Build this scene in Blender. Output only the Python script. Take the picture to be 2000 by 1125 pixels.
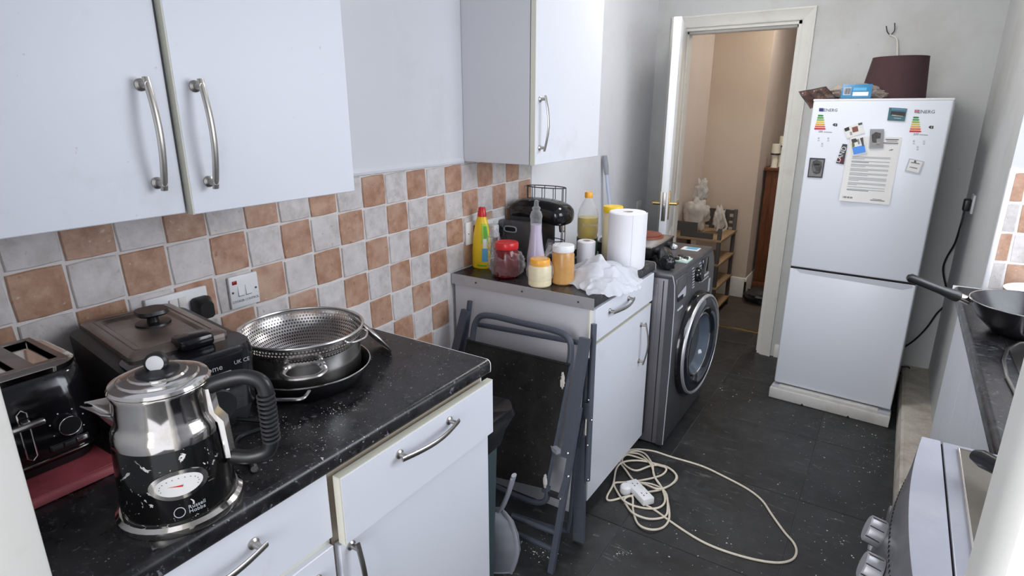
import bpy, bmesh, math, random
from mathutils import Vector, Matrix, noise
random.seed(7)
EXPO=0.12
WORLD, P_WIN, P_DOOR, FILL_K, FILL_H = 1.1, 25, 70, 27, 34
PI = math.pi
for o in list(bpy.data.objects): bpy.data.objects.remove(o)
scene = bpy.context.scene
COL = scene.collection

# ---------------------------------------------------------------- camera
F_PX, YAW, PITCH = 1152.47, .5738, .2936          # focal length in px of a 2000 px wide frame, radians
CAM = Vector((1.4238, -.3885, 1.5297))
FW = Vector((-math.sin(YAW)*math.cos(PITCH), math.cos(YAW)*math.cos(PITCH), -math.sin(PITCH)))
RT = Vector((math.cos(YAW), math.sin(YAW), 0))
UP = RT.cross(FW)
cd = bpy.data.cameras.new('camera'); cam = bpy.data.objects.new('camera', cd); COL.objects.link(cam)
cd.sensor_width = 36; cd.lens = F_PX*36/2000; cd.clip_start = .01
m = Matrix((RT, UP, -FW)).transposed().to_4x4(); m.translation = CAM
cam.matrix_world = m
scene.camera = cam

# ---------------------------------------------------------------- light and exposure
scene.view_settings.view_transform = 'Standard'; scene.view_settings.look = 'None'
scene.view_settings.gamma = 1; scene.view_settings.use_curve_mapping = False
scene.view_settings.exposure = EXPO
w = bpy.data.worlds.new('daylight'); scene.world = w; w.use_nodes = True
bg = w.node_tree.nodes['Background']; bg.inputs[0].default_value = (.90, .92, 1, 1); bg.inputs[1].default_value = WORLD
def area(name, loc, rot, sx, sy, power, color):
    l = bpy.data.lights.new(name, 'AREA'); l.shape = 'RECTANGLE'; l.size = sx; l.size_y = sy
    l.energy = power; l.color = color
    o = bpy.data.objects.new(name, l); COL.objects.link(o); o.location = loc; o.rotation_euler = rot
    return o
# overcast daylight entering by the window above the sink, and by the room behind the open doorway
area('window_daylight', (2.335, 1.36, 1.66), (0, PI/2*.56, 0), 1.0, 1.15, P_WIN, (.86, .91, 1))
area('doorway_daylight', (1.05, -2.5, 1.60), (-PI/2, 0, PI), 1.9, 1.6, P_DOOR, (.97, .97, 1))

# ---------------------------------------------------------------- pixel -> point helpers
def ray(x, y): return RT*((x-1000)/F_PX) - UP*((y-562.5)/F_PX) + FW
def bp(x, y, ax, v):
    d = ray(x, y); k = 'xyz'.index(ax); return CAM + d*((v-CAM[k])/d[k])
def bpl(x, y, p, n):
    d = ray(x, y); n = Vector(n); return CAM + d*(((Vector(p)-CAM).dot(n))/d.dot(n))

# ---------------------------------------------------------------- mesh builder
def frames(pts, closed=False):
    n = len(pts); T = []
    for i in range(n):
        if closed: t = pts[(i+1) % n]-pts[i-1]
        else: t = pts[min(i+1, n-1)]-pts[max(i-1, 0)]
        T.append(t.normalized() if t.length > 1e-9 else Vector((0, 0, 1)))
    a = Vector((0, 0, 1)) if abs(T[0].z) < .9 else Vector((1, 0, 0))
    nrm = (a - T[0]*a.dot(T[0])).normalized(); out = []
    for t in T:
        nrm = nrm - t*nrm.dot(t)
        if nrm.length < 1e-6: nrm = t.orthogonal()
        nrm.normalize(); out.append((t, nrm.copy(), t.cross(nrm)))
    return out
def cr(pts, k=6, closed=False):
    P = [Vector(p) for p in pts]; n = len(P); out = []
    rng = range(n if closed else n-1)
    for i in rng:
        p0 = P[(i-1) % n] if closed or i > 0 else P[0]*2-P[1]
        p1, p2 = P[i], P[(i+1) % n]
        p3 = P[(i+2) % n] if closed or i+2 < n else P[-1]*2-P[-2]
        for j in range(k):
            t = j/k
            out.append(.5*((2*p1)+(p2-p0)*t+(2*p0-5*p1+4*p2-p3)*t*t+(3*p1-p0-3*p2+p3)*t**3))
    if not closed: out.append(P[-1])
    return out
class MB:
    def __init__(s): s.v = []; s.f = []
    def add(s, vs, fs):
        o = len(s.v); s.v += [Vector(v) for v in vs]; s.f += [tuple(i+o for i in f) for f in fs]; return s
    def join(s, o): return s.add(o.v, o.f)
    def box(s, x0, x1, y0, y1, z0, z1):
        v = [(x, y, z) for z in (z0, z1) for y in (y0, y1) for x in (x0, x1)]
        return s.add(v, [(0, 2, 3, 1), (4, 5, 7, 6), (0, 1, 5, 4), (2, 6, 7, 3), (0, 4, 6, 2), (1, 3, 7, 5)])
    def rbox(s, x0, x1, y0, y1, z0, z1, b=.004, seg=2):
        t = MB().box(x0, x1, y0, y1, z0, z1); bm = t.bm()
        bmesh.ops.bevel(bm, geom=list(bm.edges), offset=b, segments=seg, profile=.5, affect='EDGES', clamp_overlap=True)
        return s.frombm(bm)
    def bm(s):
        bm = bmesh.new(); vs = [bm.verts.new(v) for v in s.v]
        for f in s.f:
            try: bm.faces.new([vs[i] for i in f])
            except ValueError: pass
        return bm
    def frombm(s, bm):
        bm.verts.index_update(); s.add([v.co.copy() for v in bm.verts], [tuple(v.index for v in f.verts) for f in bm.faces]); bm.free(); return s
    def tube(s, pts, r, n=10, closed=False, r2=None, up=None):
        P = [Vector(p) for p in pts]; fr = frames(P, closed); m = len(P); vs = []; fs = []
        for i, p in enumerate(P):
            t, a, b = fr[i]
            if up is not None:
                u = Vector(up); a = (u-t*u.dot(t)).normalized(); b = t.cross(a)
            ra = r[i] if isinstance(r, (list, tuple)) else r
            rb = ra if r2 is None else r2
            vs += [p + a*(math.cos(2*PI*j/n)*ra) + b*(math.sin(2*PI*j/n)*rb) for j in range(n)]
        for i in range(m if closed else m-1):
            k = (i+1) % m
            fs += [(i*n+j, i*n+(j+1) % n, k*n+(j+1) % n, k*n+j) for j in range(n)]
        if not closed: fs += [tuple(range(n-1, -1, -1)), tuple((m-1)*n+j for j in range(n))]
        return s.add(vs, fs)
    def bar(s, pts, w, h, up):                      # rectangular section, w across, h along up
        P = [Vector(p) for p in pts]; fr = frames(P); vs = []; fs = []; n = 4
        for i, p in enumerate(P):
            t = fr[i][0]; u = Vector(up); a = (u-t*u.dot(t)).normalized(); b = t.cross(a)
            vs += [p+a*h/2+b*w/2, p-a*h/2+b*w/2, p-a*h/2-b*w/2, p+a*h/2-b*w/2]
        for i in range(len(P)-1):
            fs += [(i*n+j, i*n+(j+1) % n, (i+1)*n+(j+1) % n, (i+1)*n+j) for j in range(n)]
        fs += [(3, 2, 1, 0), tuple((len(P)-1)*n+j for j in range(n))]
        return s.add(vs, fs)
    def lathe(s, prof, M=None, n=32, a0=0, a1=2*PI):
        full = abs(a1-a0-2*PI) < 1e-6; cols = n if full else n+1; M = M or Matrix()
        vs = []; idx = []
        for r, z in prof:
            if r < 1e-7: idx.append([len(vs)]*cols); vs.append(M @ Vector((0, 0, z)))
            else:
                idx.append(list(range(len(vs), len(vs)+cols)))
                vs += [M @ Vector((r*math.cos(a0+(a1-a0)*j/n), r*math.sin(a0+(a1-a0)*j/n), z)) for j in range(cols)]
        fs = []
        for i in range(len(prof)-1):
            for j in range(n):
                k = (j+1) % cols
                q = []
                for e in (idx[i][j], idx[i][k], idx[i+1][k], idx[i+1][j]):
                    if e not in q: q.append(e)
                if len(q) > 2: fs.append(tuple(q))
        return s.add(vs, fs)
    def prism(s, poly, ax, a, b):
        def mk(p, c):
            return {'x': (c, p[0], p[1]), 'y': (p[0], c, p[1]), 'z': (p[0], p[1], c)}[ax]
        n = len(poly)
        return s.add([mk(p, a) for p in poly]+[mk(p, b) for p in poly],
                     [tuple(range(n-1, -1, -1)), tuple(range(n, 2*n))]+[(i, (i+1) % n, n+(i+1) % n, n+i) for i in range(n)])
    def grid(s, fn, nu, nv):
        vs = [fn(i/nu, j/nv) for j in range(nv+1) for i in range(nu+1)]
        return s.add(vs, [(j*(nu+1)+i, j*(nu+1)+i+1, (j+1)*(nu+1)+i+1, (j+1)*(nu+1)+i) for j in range(nv) for i in range(nu)])
    def xf(s, M): s.v = [M @ v for v in s.v]; return s
def T(x, y, z): return Matrix.Translation((x, y, z))
def R(a, ax='Z'): return Matrix.Rotation(a, 4, ax)
def basis(o, x, y):                                  # frame with given origin, x and y axes
    x = Vector(x).normalized(); y = Vector(y); y = (y-x*y.dot(x)).normalized(); z = x.cross(y)
    M = Matrix((x, y, z)).transposed().to_4x4(); M.translation = Vector(o); return M
def along(p0, p1):                                   # z axis from p0 to p1
    z = (Vector(p1)-Vector(p0)).normalized(); x = z.orthogonal().normalized()
    M = Matrix((x, z.cross(x), z)).transposed().to_4x4(); M.translation = Vector(p0); return M
def cylp(r, h, b=.001): return [(0, 0), (r-b, 0), (r, b), (r, h-b), (r-b, h), (0, h)]

WMX = {}
def thing(name, label, cat, loc=(0, 0, 0), rz=0, group=None):
    o = bpy.data.objects.new(name, None); COL.objects.link(o); o.empty_display_size = .05
    o.location = loc; o.rotation_euler = (0, 0, rz); WMX[o.name] = T(*loc) @ R(rz)
    o['label'] = label; o['category'] = cat
    if group: o['group'] = group
    return o
def tag(o, label, cat, group=None, kind=None):
    o['label'] = label; o['category'] = cat
    if group: o['group'] = group
    if kind: o['kind'] = kind
    return o
def mesh_of(mb, name, mat, sharp=35, flat=False):
    bm = mb.bm(); bmesh.ops.recalc_face_normals(bm, faces=list(bm.faces))
    me = bpy.data.meshes.new(name); bm.to_mesh(me); bm.free()
    me.materials.append(mat)
    if not flat:
        me.shade_smooth(); me.set_sharp_from_angle(angle=math.radians(sharp))
    return me
def part(name, mb, mat, parent=None, label=None, sharp=35, flat=False, base=None, kind=None):
    """mb in world coordinates; base = origin for a top-level single mesh"""
    if isinstance(mb, MB): me = mesh_of(mb, name, mat, sharp, flat)
    else: me = mb; me.materials.clear(); me.materials.append(mat)
    o = bpy.data.objects.new(name, me); COL.objects.link(o)
    if parent is not None:
        me.transform(WMX[parent.name].inverted()); o.parent = parent; WMX[o.name] = WMX[parent.name]
    else:
        base = base or (0, 0, 0); me.transform(T(*base).inverted()); o.location = base; WMX[o.name] = T(*base)
    if label: o['label'] = label
    if kind: o['kind'] = kind
    return o
def text_mesh(body, size, M, ext=.0002, align='CENTER'):
    cu = bpy.data.curves.new('text', 'FONT'); cu.body = body; cu.size = size; cu.extrude = ext; cu.resolution_u = 2
    cu.align_x = align; cu.align_y = 'CENTER'
    ob = bpy.data.objects.new('text', cu); COL.objects.link(ob)
    dg = bpy.context.evaluated_depsgraph_get()
    me = bpy.data.meshes.new_from_object(ob.evaluated_get(dg)); me.transform(M)
    bpy.data.objects.remove(ob); bpy.data.curves.remove(cu)
    return me
def struct(name, mb, mat, label, cat, parent=None, **k):
    o = part(name, mb, mat, parent, **k)
    if parent is None: o['label'] = label; o['category'] = cat; o['kind'] = 'structure'
    return o
def lump(c, rad, amp=.3, freq=3.0, seed=0, nu=40, nv=24, ridge=True, zmin=None, sq=1.0):
    """crumpled blob"""
    c = Vector(c); vs = []; fs = []
    for j in range(nv+1):
        th = PI*j/nv
        for i in range(nu):
            ph = 2*PI*i/nu
            d = Vector((math.sin(th)*math.cos(ph), math.sin(th)*math.sin(ph), math.cos(th)))
            q = d*freq + Vector((seed*7.3, seed*3.1, seed*1.7))
            h = noise.noise(q); h2 = noise.noise(q*2.3)
            if ridge: h = 1-2*abs(h)*1.6; h2 = 1-2*abs(h2)*1.6
            k = 1+amp*(.65*h+.35*h2)-amp*.3
            p = Vector((d.x*rad[0], d.y*rad[1], d.z*rad[2]))*k + c
            if zmin is not None and p.z < zmin: p.z = zmin + .0006*noise.noise(p*50)
            vs.append(p)
    for j in range(nv):
        for i in range(nu):
            fs.append((j*nu+i, j*nu+(i+1) % nu, (j+1)*nu+(i+1) % nu, (j+1)*nu+i))
    mb = MB().add(vs, fs); bm = mb.bm(); bmesh.ops.remove_doubles(bm, verts=list(bm.verts), dist=1e-5)
    return MB().frombm(bm)

# ---------------------------------------------------------------- materials
class NT:
    def __init__(s, name):
        s.m = bpy.data.materials.new(name); s.m.use_nodes = True; s.n = s.m.node_tree.nodes; s.l = s.m.node_tree.links
        s.b = s.n['Principled BSDF']; s.out = s.n['Material Output']
        s.tc = s.n.new('ShaderNodeTexCoord'); s.oi = None
    def set(s, **k):
        for a, v in k.items():
            key = {'color': 'Base Color', 'rough': 'Roughness', 'metal': 'Metallic', 'spec': 'Specular IOR Level', 'trans': 'Transmission Weight', 'ior': 'IOR', 'coat': 'Coat Weight', 'alpha': 'Alpha', 'emit': 'Emission Color', 'estr': 'Emission Strength', 'sheen': 'Sheen Weight', 'sss': 'Subsurface Weight', 'coatr': 'Coat Roughness'}[a]
            if isinstance(v, (tuple, list)) and len(v) == 3: v = (*v, 1)
            if hasattr(v, 'is_output'): s.l.new(v, s.b.inputs[key])
            else: s.b.inputs[key].default_value = v
        return s
    def coord(s, rand=False, space='Object'):
        c = s.tc.outputs[space]
        if rand:
            oi = s.n.new('ShaderNodeObjectInfo'); a = s.n.new('ShaderNodeVectorMath'); a.operation = 'ADD'
            mul = s.n.new('ShaderNodeMath'); mul.operation = 'MULTIPLY'; mul.inputs[1].default_value = 37
            s.l.new(oi.outputs['Random'], mul.inputs[0]); s.l.new(c, a.inputs[0]); s.l.new(mul.outputs[0], a.inputs[1]); c = a.outputs[0]
        return c
    def noise(s, scale=10, detail=4, rough=.55, co=None, dist=0, stretch=None):
        t = s.n.new('ShaderNodeTexNoise'); t.inputs['Scale'].default_value = scale; t.inputs['Detail'].default_value = detail
        t.inputs['Roughness'].default_value = rough; t.inputs['Distortion'].default_value = dist
        co = co or s.tc.outputs['Object']
        if stretch:
            mp = s.n.new('ShaderNodeMapping'); mp.inputs['Scale'].default_value = stretch; s.l.new(co, mp.inputs[0]); co = mp.outputs[0]
        s.l.new(co, t.inputs['Vector']); return t.outputs[0]
    def voro(s, scale=10, co=None, feature='F1', out=0, rnd=1):
        t = s.n.new('ShaderNodeTexVoronoi'); t.feature = feature; t.inputs['Scale'].default_value = scale; t.inputs['Randomness'].default_value = rnd
        s.l.new(co or s.tc.outputs['Object'], t.inputs['Vector']); return t.outputs[out]
    def ramp(s, fac, stops, interp='LINEAR'):
        r = s.n.new('ShaderNodeValToRGB'); e = r.color_ramp.elements; r.color_ramp.interpolation = interp
        while len(e) < len(stops): e.new(.5)
        for el, (p, c) in zip(e, stops):
            el.position = p; el.color = (*c, 1) if isinstance(c, (tuple, list)) else (c, c, c, 1)
        s.l.new(fac, r.inputs[0]); return r.outputs[0]
    def mix(s, fac, a, b, mode='MIX'):
        x = s.n.new('ShaderNodeMix'); x.data_type = 'RGBA'; x.blend_type = mode
        for i, v in ((0, fac), (6, a), (7, b)):
            if hasattr(v, 'is_output'): s.l.new(v, x.inputs[i])
            else: x.inputs[i].default_value = v if i == 0 else (*v, 1)
        return x.outputs[2]
    def bump(s, h, strength=.3, dist=.002):
        b = s.n.new('ShaderNodeBump'); b.inputs['Strength'].default_value = strength; b.inputs['Distance'].default_value = dist
        s.l.new(h, b.inputs['Height']); s.l.new(b.outputs[0], s.b.inputs['Normal']); return s
def P(name, color, rough=.5, metal=0, **k): return NT(name).set(color=color, rough=rough, metal=metal, **k).m
def dirty(name, base, dirt, scale=6, lo=.55, hi=.8, rough=.45, amt=.5, bump=0, metal=0, coat=0, stretch=None, fine=None):
    t = NT(name); n = t.noise(scale, 6, .65, stretch=stretch); f = t.ramp(n, [(lo, 0), (hi, amt)])
    c = t.mix(f, base, dirt)
    if fine:
        n2 = t.noise(fine[0], 3, .6); c = t.mix(t.ramp(n2, [(fine[1], 0), (fine[2], fine[3])]), c, fine[4])
    t.set(color=c, rough=rough, metal=metal, coat=coat)
    if bump: t.bump(t.noise(scale*8, 4), bump, .002)
    return t.m
M = {}
M['wall'] = dirty('white_paint', (.74, .75, .78), (.55, .54, .52), 2.5, .5, .85, .65, .5, .05)
M['wall_grey'] = dirty('aged_white_paint', (.60, .61, .60), (.36, .34, .30), 2.2, .5, .85, .6, .55, .08, fine=(40, .70, .76, .5, (.22, .19, .16)))
M['hall_wall'] = dirty('beige_paint', (.64, .53, .43), (.52, .42, .33), 1.6, .4, .8, .75, .5)
M['hall_pale'] = dirty('pale_pink_and_lit_paint', (.70, .61, .56), (.55, .46, .40), 1.6, .4, .8, .75, .5)  # pink hall walls; also the lit side of the beige wall, light put into colour
M['ceil'] = P('ceiling_paint', (.80, .80, .80), .8)
M['gloss'] = dirty('cream_gloss_paint', (.76, .75, .70), (.50, .44, .36), 7, .56, .82, .35, .45, .05)
M['door_white'] = dirty('white_gloss_paint', (.80, .81, .84), (.6, .58, .55), 5, .6, .85, .3, .4)
M['cab'] = dirty('white_laminate', (.76, .78, .84), (.52, .51, .52), 5, .60, .85, .38, .45, 0, fine=(55, .73, .78, .5, (.42, .41, .40)))
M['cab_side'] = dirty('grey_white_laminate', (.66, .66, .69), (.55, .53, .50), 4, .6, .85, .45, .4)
M['cream'] = P('cream_edge_band', (.70, .69, .58), .5)
M['carc'] = P('carcass_board', (.55, .47, .36), .7)
M['steel'] = dirty('brushed_steel', (.46, .44, .41), (.30, .27, .24), 30, .5, .8, .32, .5, metal=1)
M['chrome'] = dirty('worn_chrome', (.80, .77, .73), (.50, .42, .34), 14, .52, .75, .10, .55, metal=1)
M['stain'] = dirty('stainless', (.66, .64, .62), (.44, .41, .38), 5, .5, .8, .24, .4, metal=1)
M['alu'] = dirty('aluminium', (.55, .55, .57), (.40, .39, .38), 20, .5, .8, .42, .5, metal=.7)
M['brass'] = P('brass', (.62, .44, .18), .28, 1)
M['black'] = P('black_plastic', (.012, .012, .013), .35)
M['gblack'] = dirty('gloss_black', (.008, .008, .010), (.05, .05, .05), 9, .55, .85, .12, .5)
M['dark'] = dirty('dark_plastic', (.03, .03, .032), (.10, .09, .08), 20, .55, .8, .45, .5)
M['void'] = P('shadow_gap', (.01, .01, .01), .9)
M['white'] = P('white_plastic', (.82, .82, .83), .35)
M['offw'] = dirty('yellowed_plastic', (.78, .76, .70), (.55, .5, .4), 20, .55, .8, .45, .4)
M['paper'] = P('paper', (.80, .79, .76), .8)
M['ink'] = P('ink', (.06, .06, .065), .7)
M['grey'] = P('grey_plastic', (.30, .31, .34), .5)
M['lgrey'] = P('light_grey_plastic', (.50, .51, .55), .45)
M['red'] = P('red_plastic', (.62, .02, .025), .3)
M['redsw'] = P('red_rocker', (.30, .008, .012), .3)
M['yellow'] = P('yellow_plastic', (.90, .60, .02), .35)
M['orange'] = P('orange_plastic', (.90, .42, .03), .35)
M['green'] = P('green_print', (.12, .42, .04), .4)
M['lime'] = P('lime_print', (.45, .62, .04), .4)
M['blue'] = P('blue_print', (.04, .22, .42), .4)
M['sky'] = P('pale_blue_print', (.12, .40, .62), .4)
M['teal'] = P('teal_print', (.01, .10, .13), .4)
M['navy'] = P('navy_print', (.02, .03, .16), .5)
def tile_mat(name, a, b, c, pits):
    t = NT(name); co = t.coord(True); n = t.noise(26, 6, .65, co); n2 = t.noise(9, 3, .5, co)
    col = t.mix(t.ramp(n, [(.36, 0), (.64, 1)]), a, b)
    col = t.mix(t.ramp(n2, [(.45, 0), (.75, .7)]), col, c)
    oi = t.n.new('ShaderNodeObjectInfo')
    col = t.mix(t.ramp(oi.outputs['Random'], [(0, 0), (1, .35)]), col, c, 'MULTIPLY')
    p = t.noise(60, 2, .5, co); col = t.mix(t.ramp(p, [(.67, 0), (.76, .6)]), col, pits)
    s = t.noise(95, 1, .4, co); col = t.mix(t.ramp(s, [(.74, 0), (.79, .35)]), col, (.85, .78, .70))
    t.set(color=col, rough=.42); t.bump(n, .25, .002); return t.m
M['tile_o'] = tile_mat('terracotta_tile', (.58, .37, .26), (.40, .215, .135), (.68, .50, .39), (.24, .11, .06))
M['tile_w'] = tile_mat('stone_tile', (.75, .71, .69), (.56, .52, .50), (.82, .79, .78), (.40, .36, .34))
M['grout'] = dirty('grout', (.78, .75, .73), (.50, .45, .40), 30, .5, .8, .8, .5, .3)
def slate():
    t = NT('slate_tile'); co = t.coord(True)
    n = t.noise(5, 8, .65, co); n2 = t.noise(22, 5, .6, co)
    c = t.mix(t.ramp(n, [(.35, 0), (.7, 1)]), (.014, .014, .015), (.040, .042, .043))
    c = t.mix(t.ramp(n2, [(.52, 0), (.75, .4)]), c, (.075, .075, .072))
    sc = t.noise(9, 3, .5, co, 1.2, (1, 5, 1)); c = t.mix(t.ramp(sc, [(.665, 0), (.70, .35), (.72, 0)]), c, (.35, .34, .32))
    sp = t.noise(60, 2, .5, co); c = t.mix(t.ramp(sp, [(.735, 0), (.765, .8)]), c, (.5, .49, .46))
    t.set(color=c, rough=t.ramp(n2, [(.3, .36), (.7, .6)])); t.bump(n2, .3, .002); return t.m
M['slate'] = slate()
M['joint'] = P('floor_joint', (.10, .10, .10), .9)
def worktop():
    t = NT('black_laminate'); n = t.noise(14, 6, .7); n2 = t.noise(34, 5, .65, None, .8, (1, 1.7, 1)); v = t.noise(75, 3, .55, None, .4)
    c = t.mix(t.ramp(n, [(.38, 0), (.68, 1)]), (.008, .008, .009), (.030, .029, .032))
    c = t.mix(t.ramp(n2, [(.585, 0), (.66, .55), (.80, .8)]), c, (.10, .10, .11))
    c = t.mix(t.ramp(v, [(.655, 0), (.72, .7)]), c, (.24, .24, .26))
    s = t.noise(170, 1, .5); g = t.noise(5, 3, .5)
    k = t.n.new('ShaderNodeMath'); k.operation = 'MULTIPLY'
    t.l.new(t.ramp(s, [(.70, 0), (.74, .8)]), k.inputs[0]); t.l.new(t.ramp(g, [(.50, 0), (.62, 1)]), k.inputs[1])
    c = t.mix(k.outputs[0], c, (.60, .58, .55))
    t.set(color=c, rough=t.ramp(n, [(.3, .22), (.8, .42)])); t.bump(t.noise(60, 3), .06, .001); return t.m
M['worktop'] = worktop()
def carpet():
    t = NT('brown_carpet'); n = t.noise(120, 3); n2 = t.noise(6, 5)
    c = t.mix(n, (.045, .032, .026), (.09, .066, .055)); c = t.mix(t.ramp(n2, [(.4, 0), (.8, .5)]), c, (.14, .11, .09))
    t.set(color=c, rough=.95).bump(n, .6, .004); return t.m
M['carpet'] = carpet()
def wood(name, a, b, rough=.45, sc=(1, 1, 14)):
    t = NT(name); n = t.noise(6, 6, .6, None, .6, sc); c = t.mix(t.ramp(n, [(.3, 0), (.7, 1)]), a, b)
    t.set(color=c, rough=rough); t.bump(n, .1, .001); return t.m
M['wood_dark'] = wood('dark_wood', (.085, .025, .010), (.19, .065, .022), .4, (10, 10, 1))
M['wood_shelf'] = wood('shelf_wood', (.30, .19, .10), (.42, .28, .16), .55, (1, 9, 9))
M['rack'] = P('rack_paint', (.075, .066, .060), .6)
M['box'] = dirty('dusty_boxing', (.62, .58, .51), (.34, .28, .21), 9, .42, .72, .7, .8, .2, fine=(45, .62, .70, .6, (.25, .2, .15)))
M['wm'] = dirty('graphite_paint', (.17, .165, .18), (.25, .24, .24), 6, .5, .85, .38, .4, metal=.35)
M['wm_front'] = dirty('graphite_front', (.085, .085, .092), (.15, .145, .145), 6, .5, .85, .34, .4, metal=.3)
M['wm_door'] = P('blue_black_glass', (.006, .010, .018), .06, 0, coat=.6)
M['fridge'] = dirty('fridge_white', (.77, .80, .86), (.62, .61, .60), 2.5, .6, .9, .28, .3)
M['kick'] = dirty('fridge_kick', (.66, .65, .62), (.42, .38, .32), 8, .45, .75, .5, .6)
M['shade'] = dirty('plum_fabric', (.055, .024, .028), (.08, .04, .045), 40, .4, .8, .85, .5, .2)
M['frame'] = dirty('chair_paint', (.070, .080, .105), (.16, .16, .17), 14, .58, .8, .45, .5)
def mesh_fabric():
    t = NT('sling_fabric'); n = t.noise(7, 6, .7); s = t.noise(90, 2)
    c = t.mix(t.ramp(n, [(.4, 0), (.75, 1)]), (.006, .006, .006), (.035, .032, .029)); c = t.mix(t.ramp(s, [(.68, 0), (.74, .7)]), c, (.22, .2, .18))
    t.set(color=c, rough=.8).bump(t.noise(300, 2), .3, .001); return t.m
M['sling'] = mesh_fabric()
M['bin'] = P('bin_plastic', (.055, .085, .095), .5)
M['liner'] = P('bin_liner', (.010, .011, .013), .25)
M['dustpan'] = dirty('grey_dustpan', (.36, .37, .42), (.22, .22, .22), 14, .5, .8, .45, .5)
M['cable'] = dirty('cream_cable', (.74, .67, .55), (.42, .36, .28), 40, .55, .8, .45, .5)
M['pink'] = dirty('pink_board', (.50, .10, .12), (.16, .03, .03), 8, .42, .7, .5, .7)
M['pinkedge'] = dirty('pink_board_edge', (.62, .17, .19), (.35, .08, .08), 14, .55, .8, .45, .5)
M['fry_lid'] = dirty('greasy_lid', (.30, .25, .225), (.12, .085, .07), 8, .4, .7, .30, .8, metal=.6)
M['nonstick'] = dirty('nonstick', (.010, .010, .012), (.05, .05, .055), 16, .55, .8, .25, .5)
M['blackscuff'] = None
def kettle_black():
    t = NT('chipped_black_enamel'); n = t.noise(38, 4, .6, None, 2.0); n2 = t.noise(9, 2)
    k = t.n.new('ShaderNodeMath'); k.operation = 'MULTIPLY'
    t.l.new(t.ramp(n, [(.635, 0), (.645, 1)], 'LINEAR'), k.inputs[0]); t.l.new(t.ramp(n2, [(.42, 0), (.50, 1)]), k.inputs[1])
    c = t.mix(k.outputs[0], (.007, .007, .007), (.78, .76, .72)); t.set(color=c, rough=.13); return t.m
M['kettle'] = kettle_black()
M['cooker'] = dirty('grey_enamel', (.41, .42, .48), (.60, .60, .62), 5, .5, .8, .32, .5, metal=.3)
M['cooker_panel'] = dirty('cooker_panel', (.17, .17, .18), (.30, .29, .28), 9, .45, .8, .4, .6, metal=.4)
M['cooker_lid'] = dirty('greasy_glass_lid', (.135, .12, .10), (.20, .18, .15), 6, .4, .8, .25, .6)
M['terra'] = P('hotplate_disc', (.20, .05, .025), .5)
M['candle'] = P('wax', (.80, .76, .64), .6)
M['jar_red'] = dirty('red_sauce', (.13, .008, .010), (.22, .02, .02), 20, .4, .8, .18, .5)
M['cream_food'] = P('cream_spread', (.80, .70, .46), .4)
M['peanut'] = dirty('peanut_butter', (.52, .27, .08), (.66, .38, .14), 14, .4, .7, .3, .8)
M['oil'] = NT('sunflower_oil').set(color=(.86, .66, .10), rough=.06, trans=.3, ior=1.35).m
M['lav'] = NT('lavender_liquid').set(color=(.66, .58, .74), rough=.25, trans=.1).m
M['label_green'] = dirty('green_label', (.012, .07, .035), (.10, .22, .08), 30, .5, .7, .4, .6)
M['tissue'] = P('tissue', (.84, .84, .87), .9)
def film(name, tint, opac, rough=.15):
    t = NT(name); tr = t.n.new('ShaderNodeBsdfTransparent'); tr.inputs[0].default_value = (1, 1, 1, 1)
    mx = t.n.new('ShaderNodeMixShader'); fr = t.n.new('ShaderNodeLayerWeight'); fr.inputs[0].default_value = .35
    mr = t.n.new('ShaderNodeMapRange'); mr.inputs[3].default_value = opac[0]; mr.inputs[4].default_value = opac[1]
    t.l.new(fr.outputs['Facing'], mr.inputs[0]); t.l.new(mr.outputs[0], mx.inputs[0])
    t.l.new(tr.outputs[0], mx.inputs[1]); t.l.new(t.b.outputs[0], mx.inputs[2]); t.l.new(mx.outputs[0], t.out.inputs[0])
    t.set(color=tint, rough=rough); return t.m
M['film'] = film('clear_film', (.80, .80, .84), (.04, .42))
M['glass'] = film('clear_plastic', (.75, .77, .80), (.10, .60), .08)
M['smoke'] = film('smoked_plastic', (.10, .10, .11), (.60, .92), .15)
M['pane'] = film('window_glass', (.8, .85, .9), (.03, .4), .03)
def carrier(name, col, op):
    t = NT(name); tl = t.n.new('ShaderNodeBsdfTranslucent'); tl.inputs[0].default_value = (*col, 1); tr = t.n.new('ShaderNodeBsdfTransparent')
    m1 = t.n.new('ShaderNodeMixShader'); m1.inputs[0].default_value = .35; m2 = t.n.new('ShaderNodeMixShader'); m2.inputs[0].default_value = op
    t.l.new(t.b.outputs[0], m1.inputs[1]); t.l.new(tl.outputs[0], m1.inputs[2]); t.l.new(tr.outputs[0], m2.inputs[1]); t.l.new(m1.outputs[0], m2.inputs[2]); t.l.new(m2.outputs[0], t.out.inputs[0])
    t.set(color=col, rough=.35); t.bump(t.noise(28, 4, .6, None, 1), .5, .006); return t.m
M['carrier'] = carrier('carrier_bag', (.86, .88, .94), .88)
M['carrier_hall'] = carrier('old_carrier_bag', (.80, .76, .72), .95)
M['brown_pack'] = dirty('brown_packet', (.10, .05, .04), (.30, .22, .18), 25, .5, .65, .25, .8)

# ---------------------------------------------------------------- the setting
Z0, TP = 1.225, .104                 # height of the first grout line under the wall units, tile pitch
WT = .91                             # worktop height
FY = 3.5                             # far wall
H = 2.45
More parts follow.
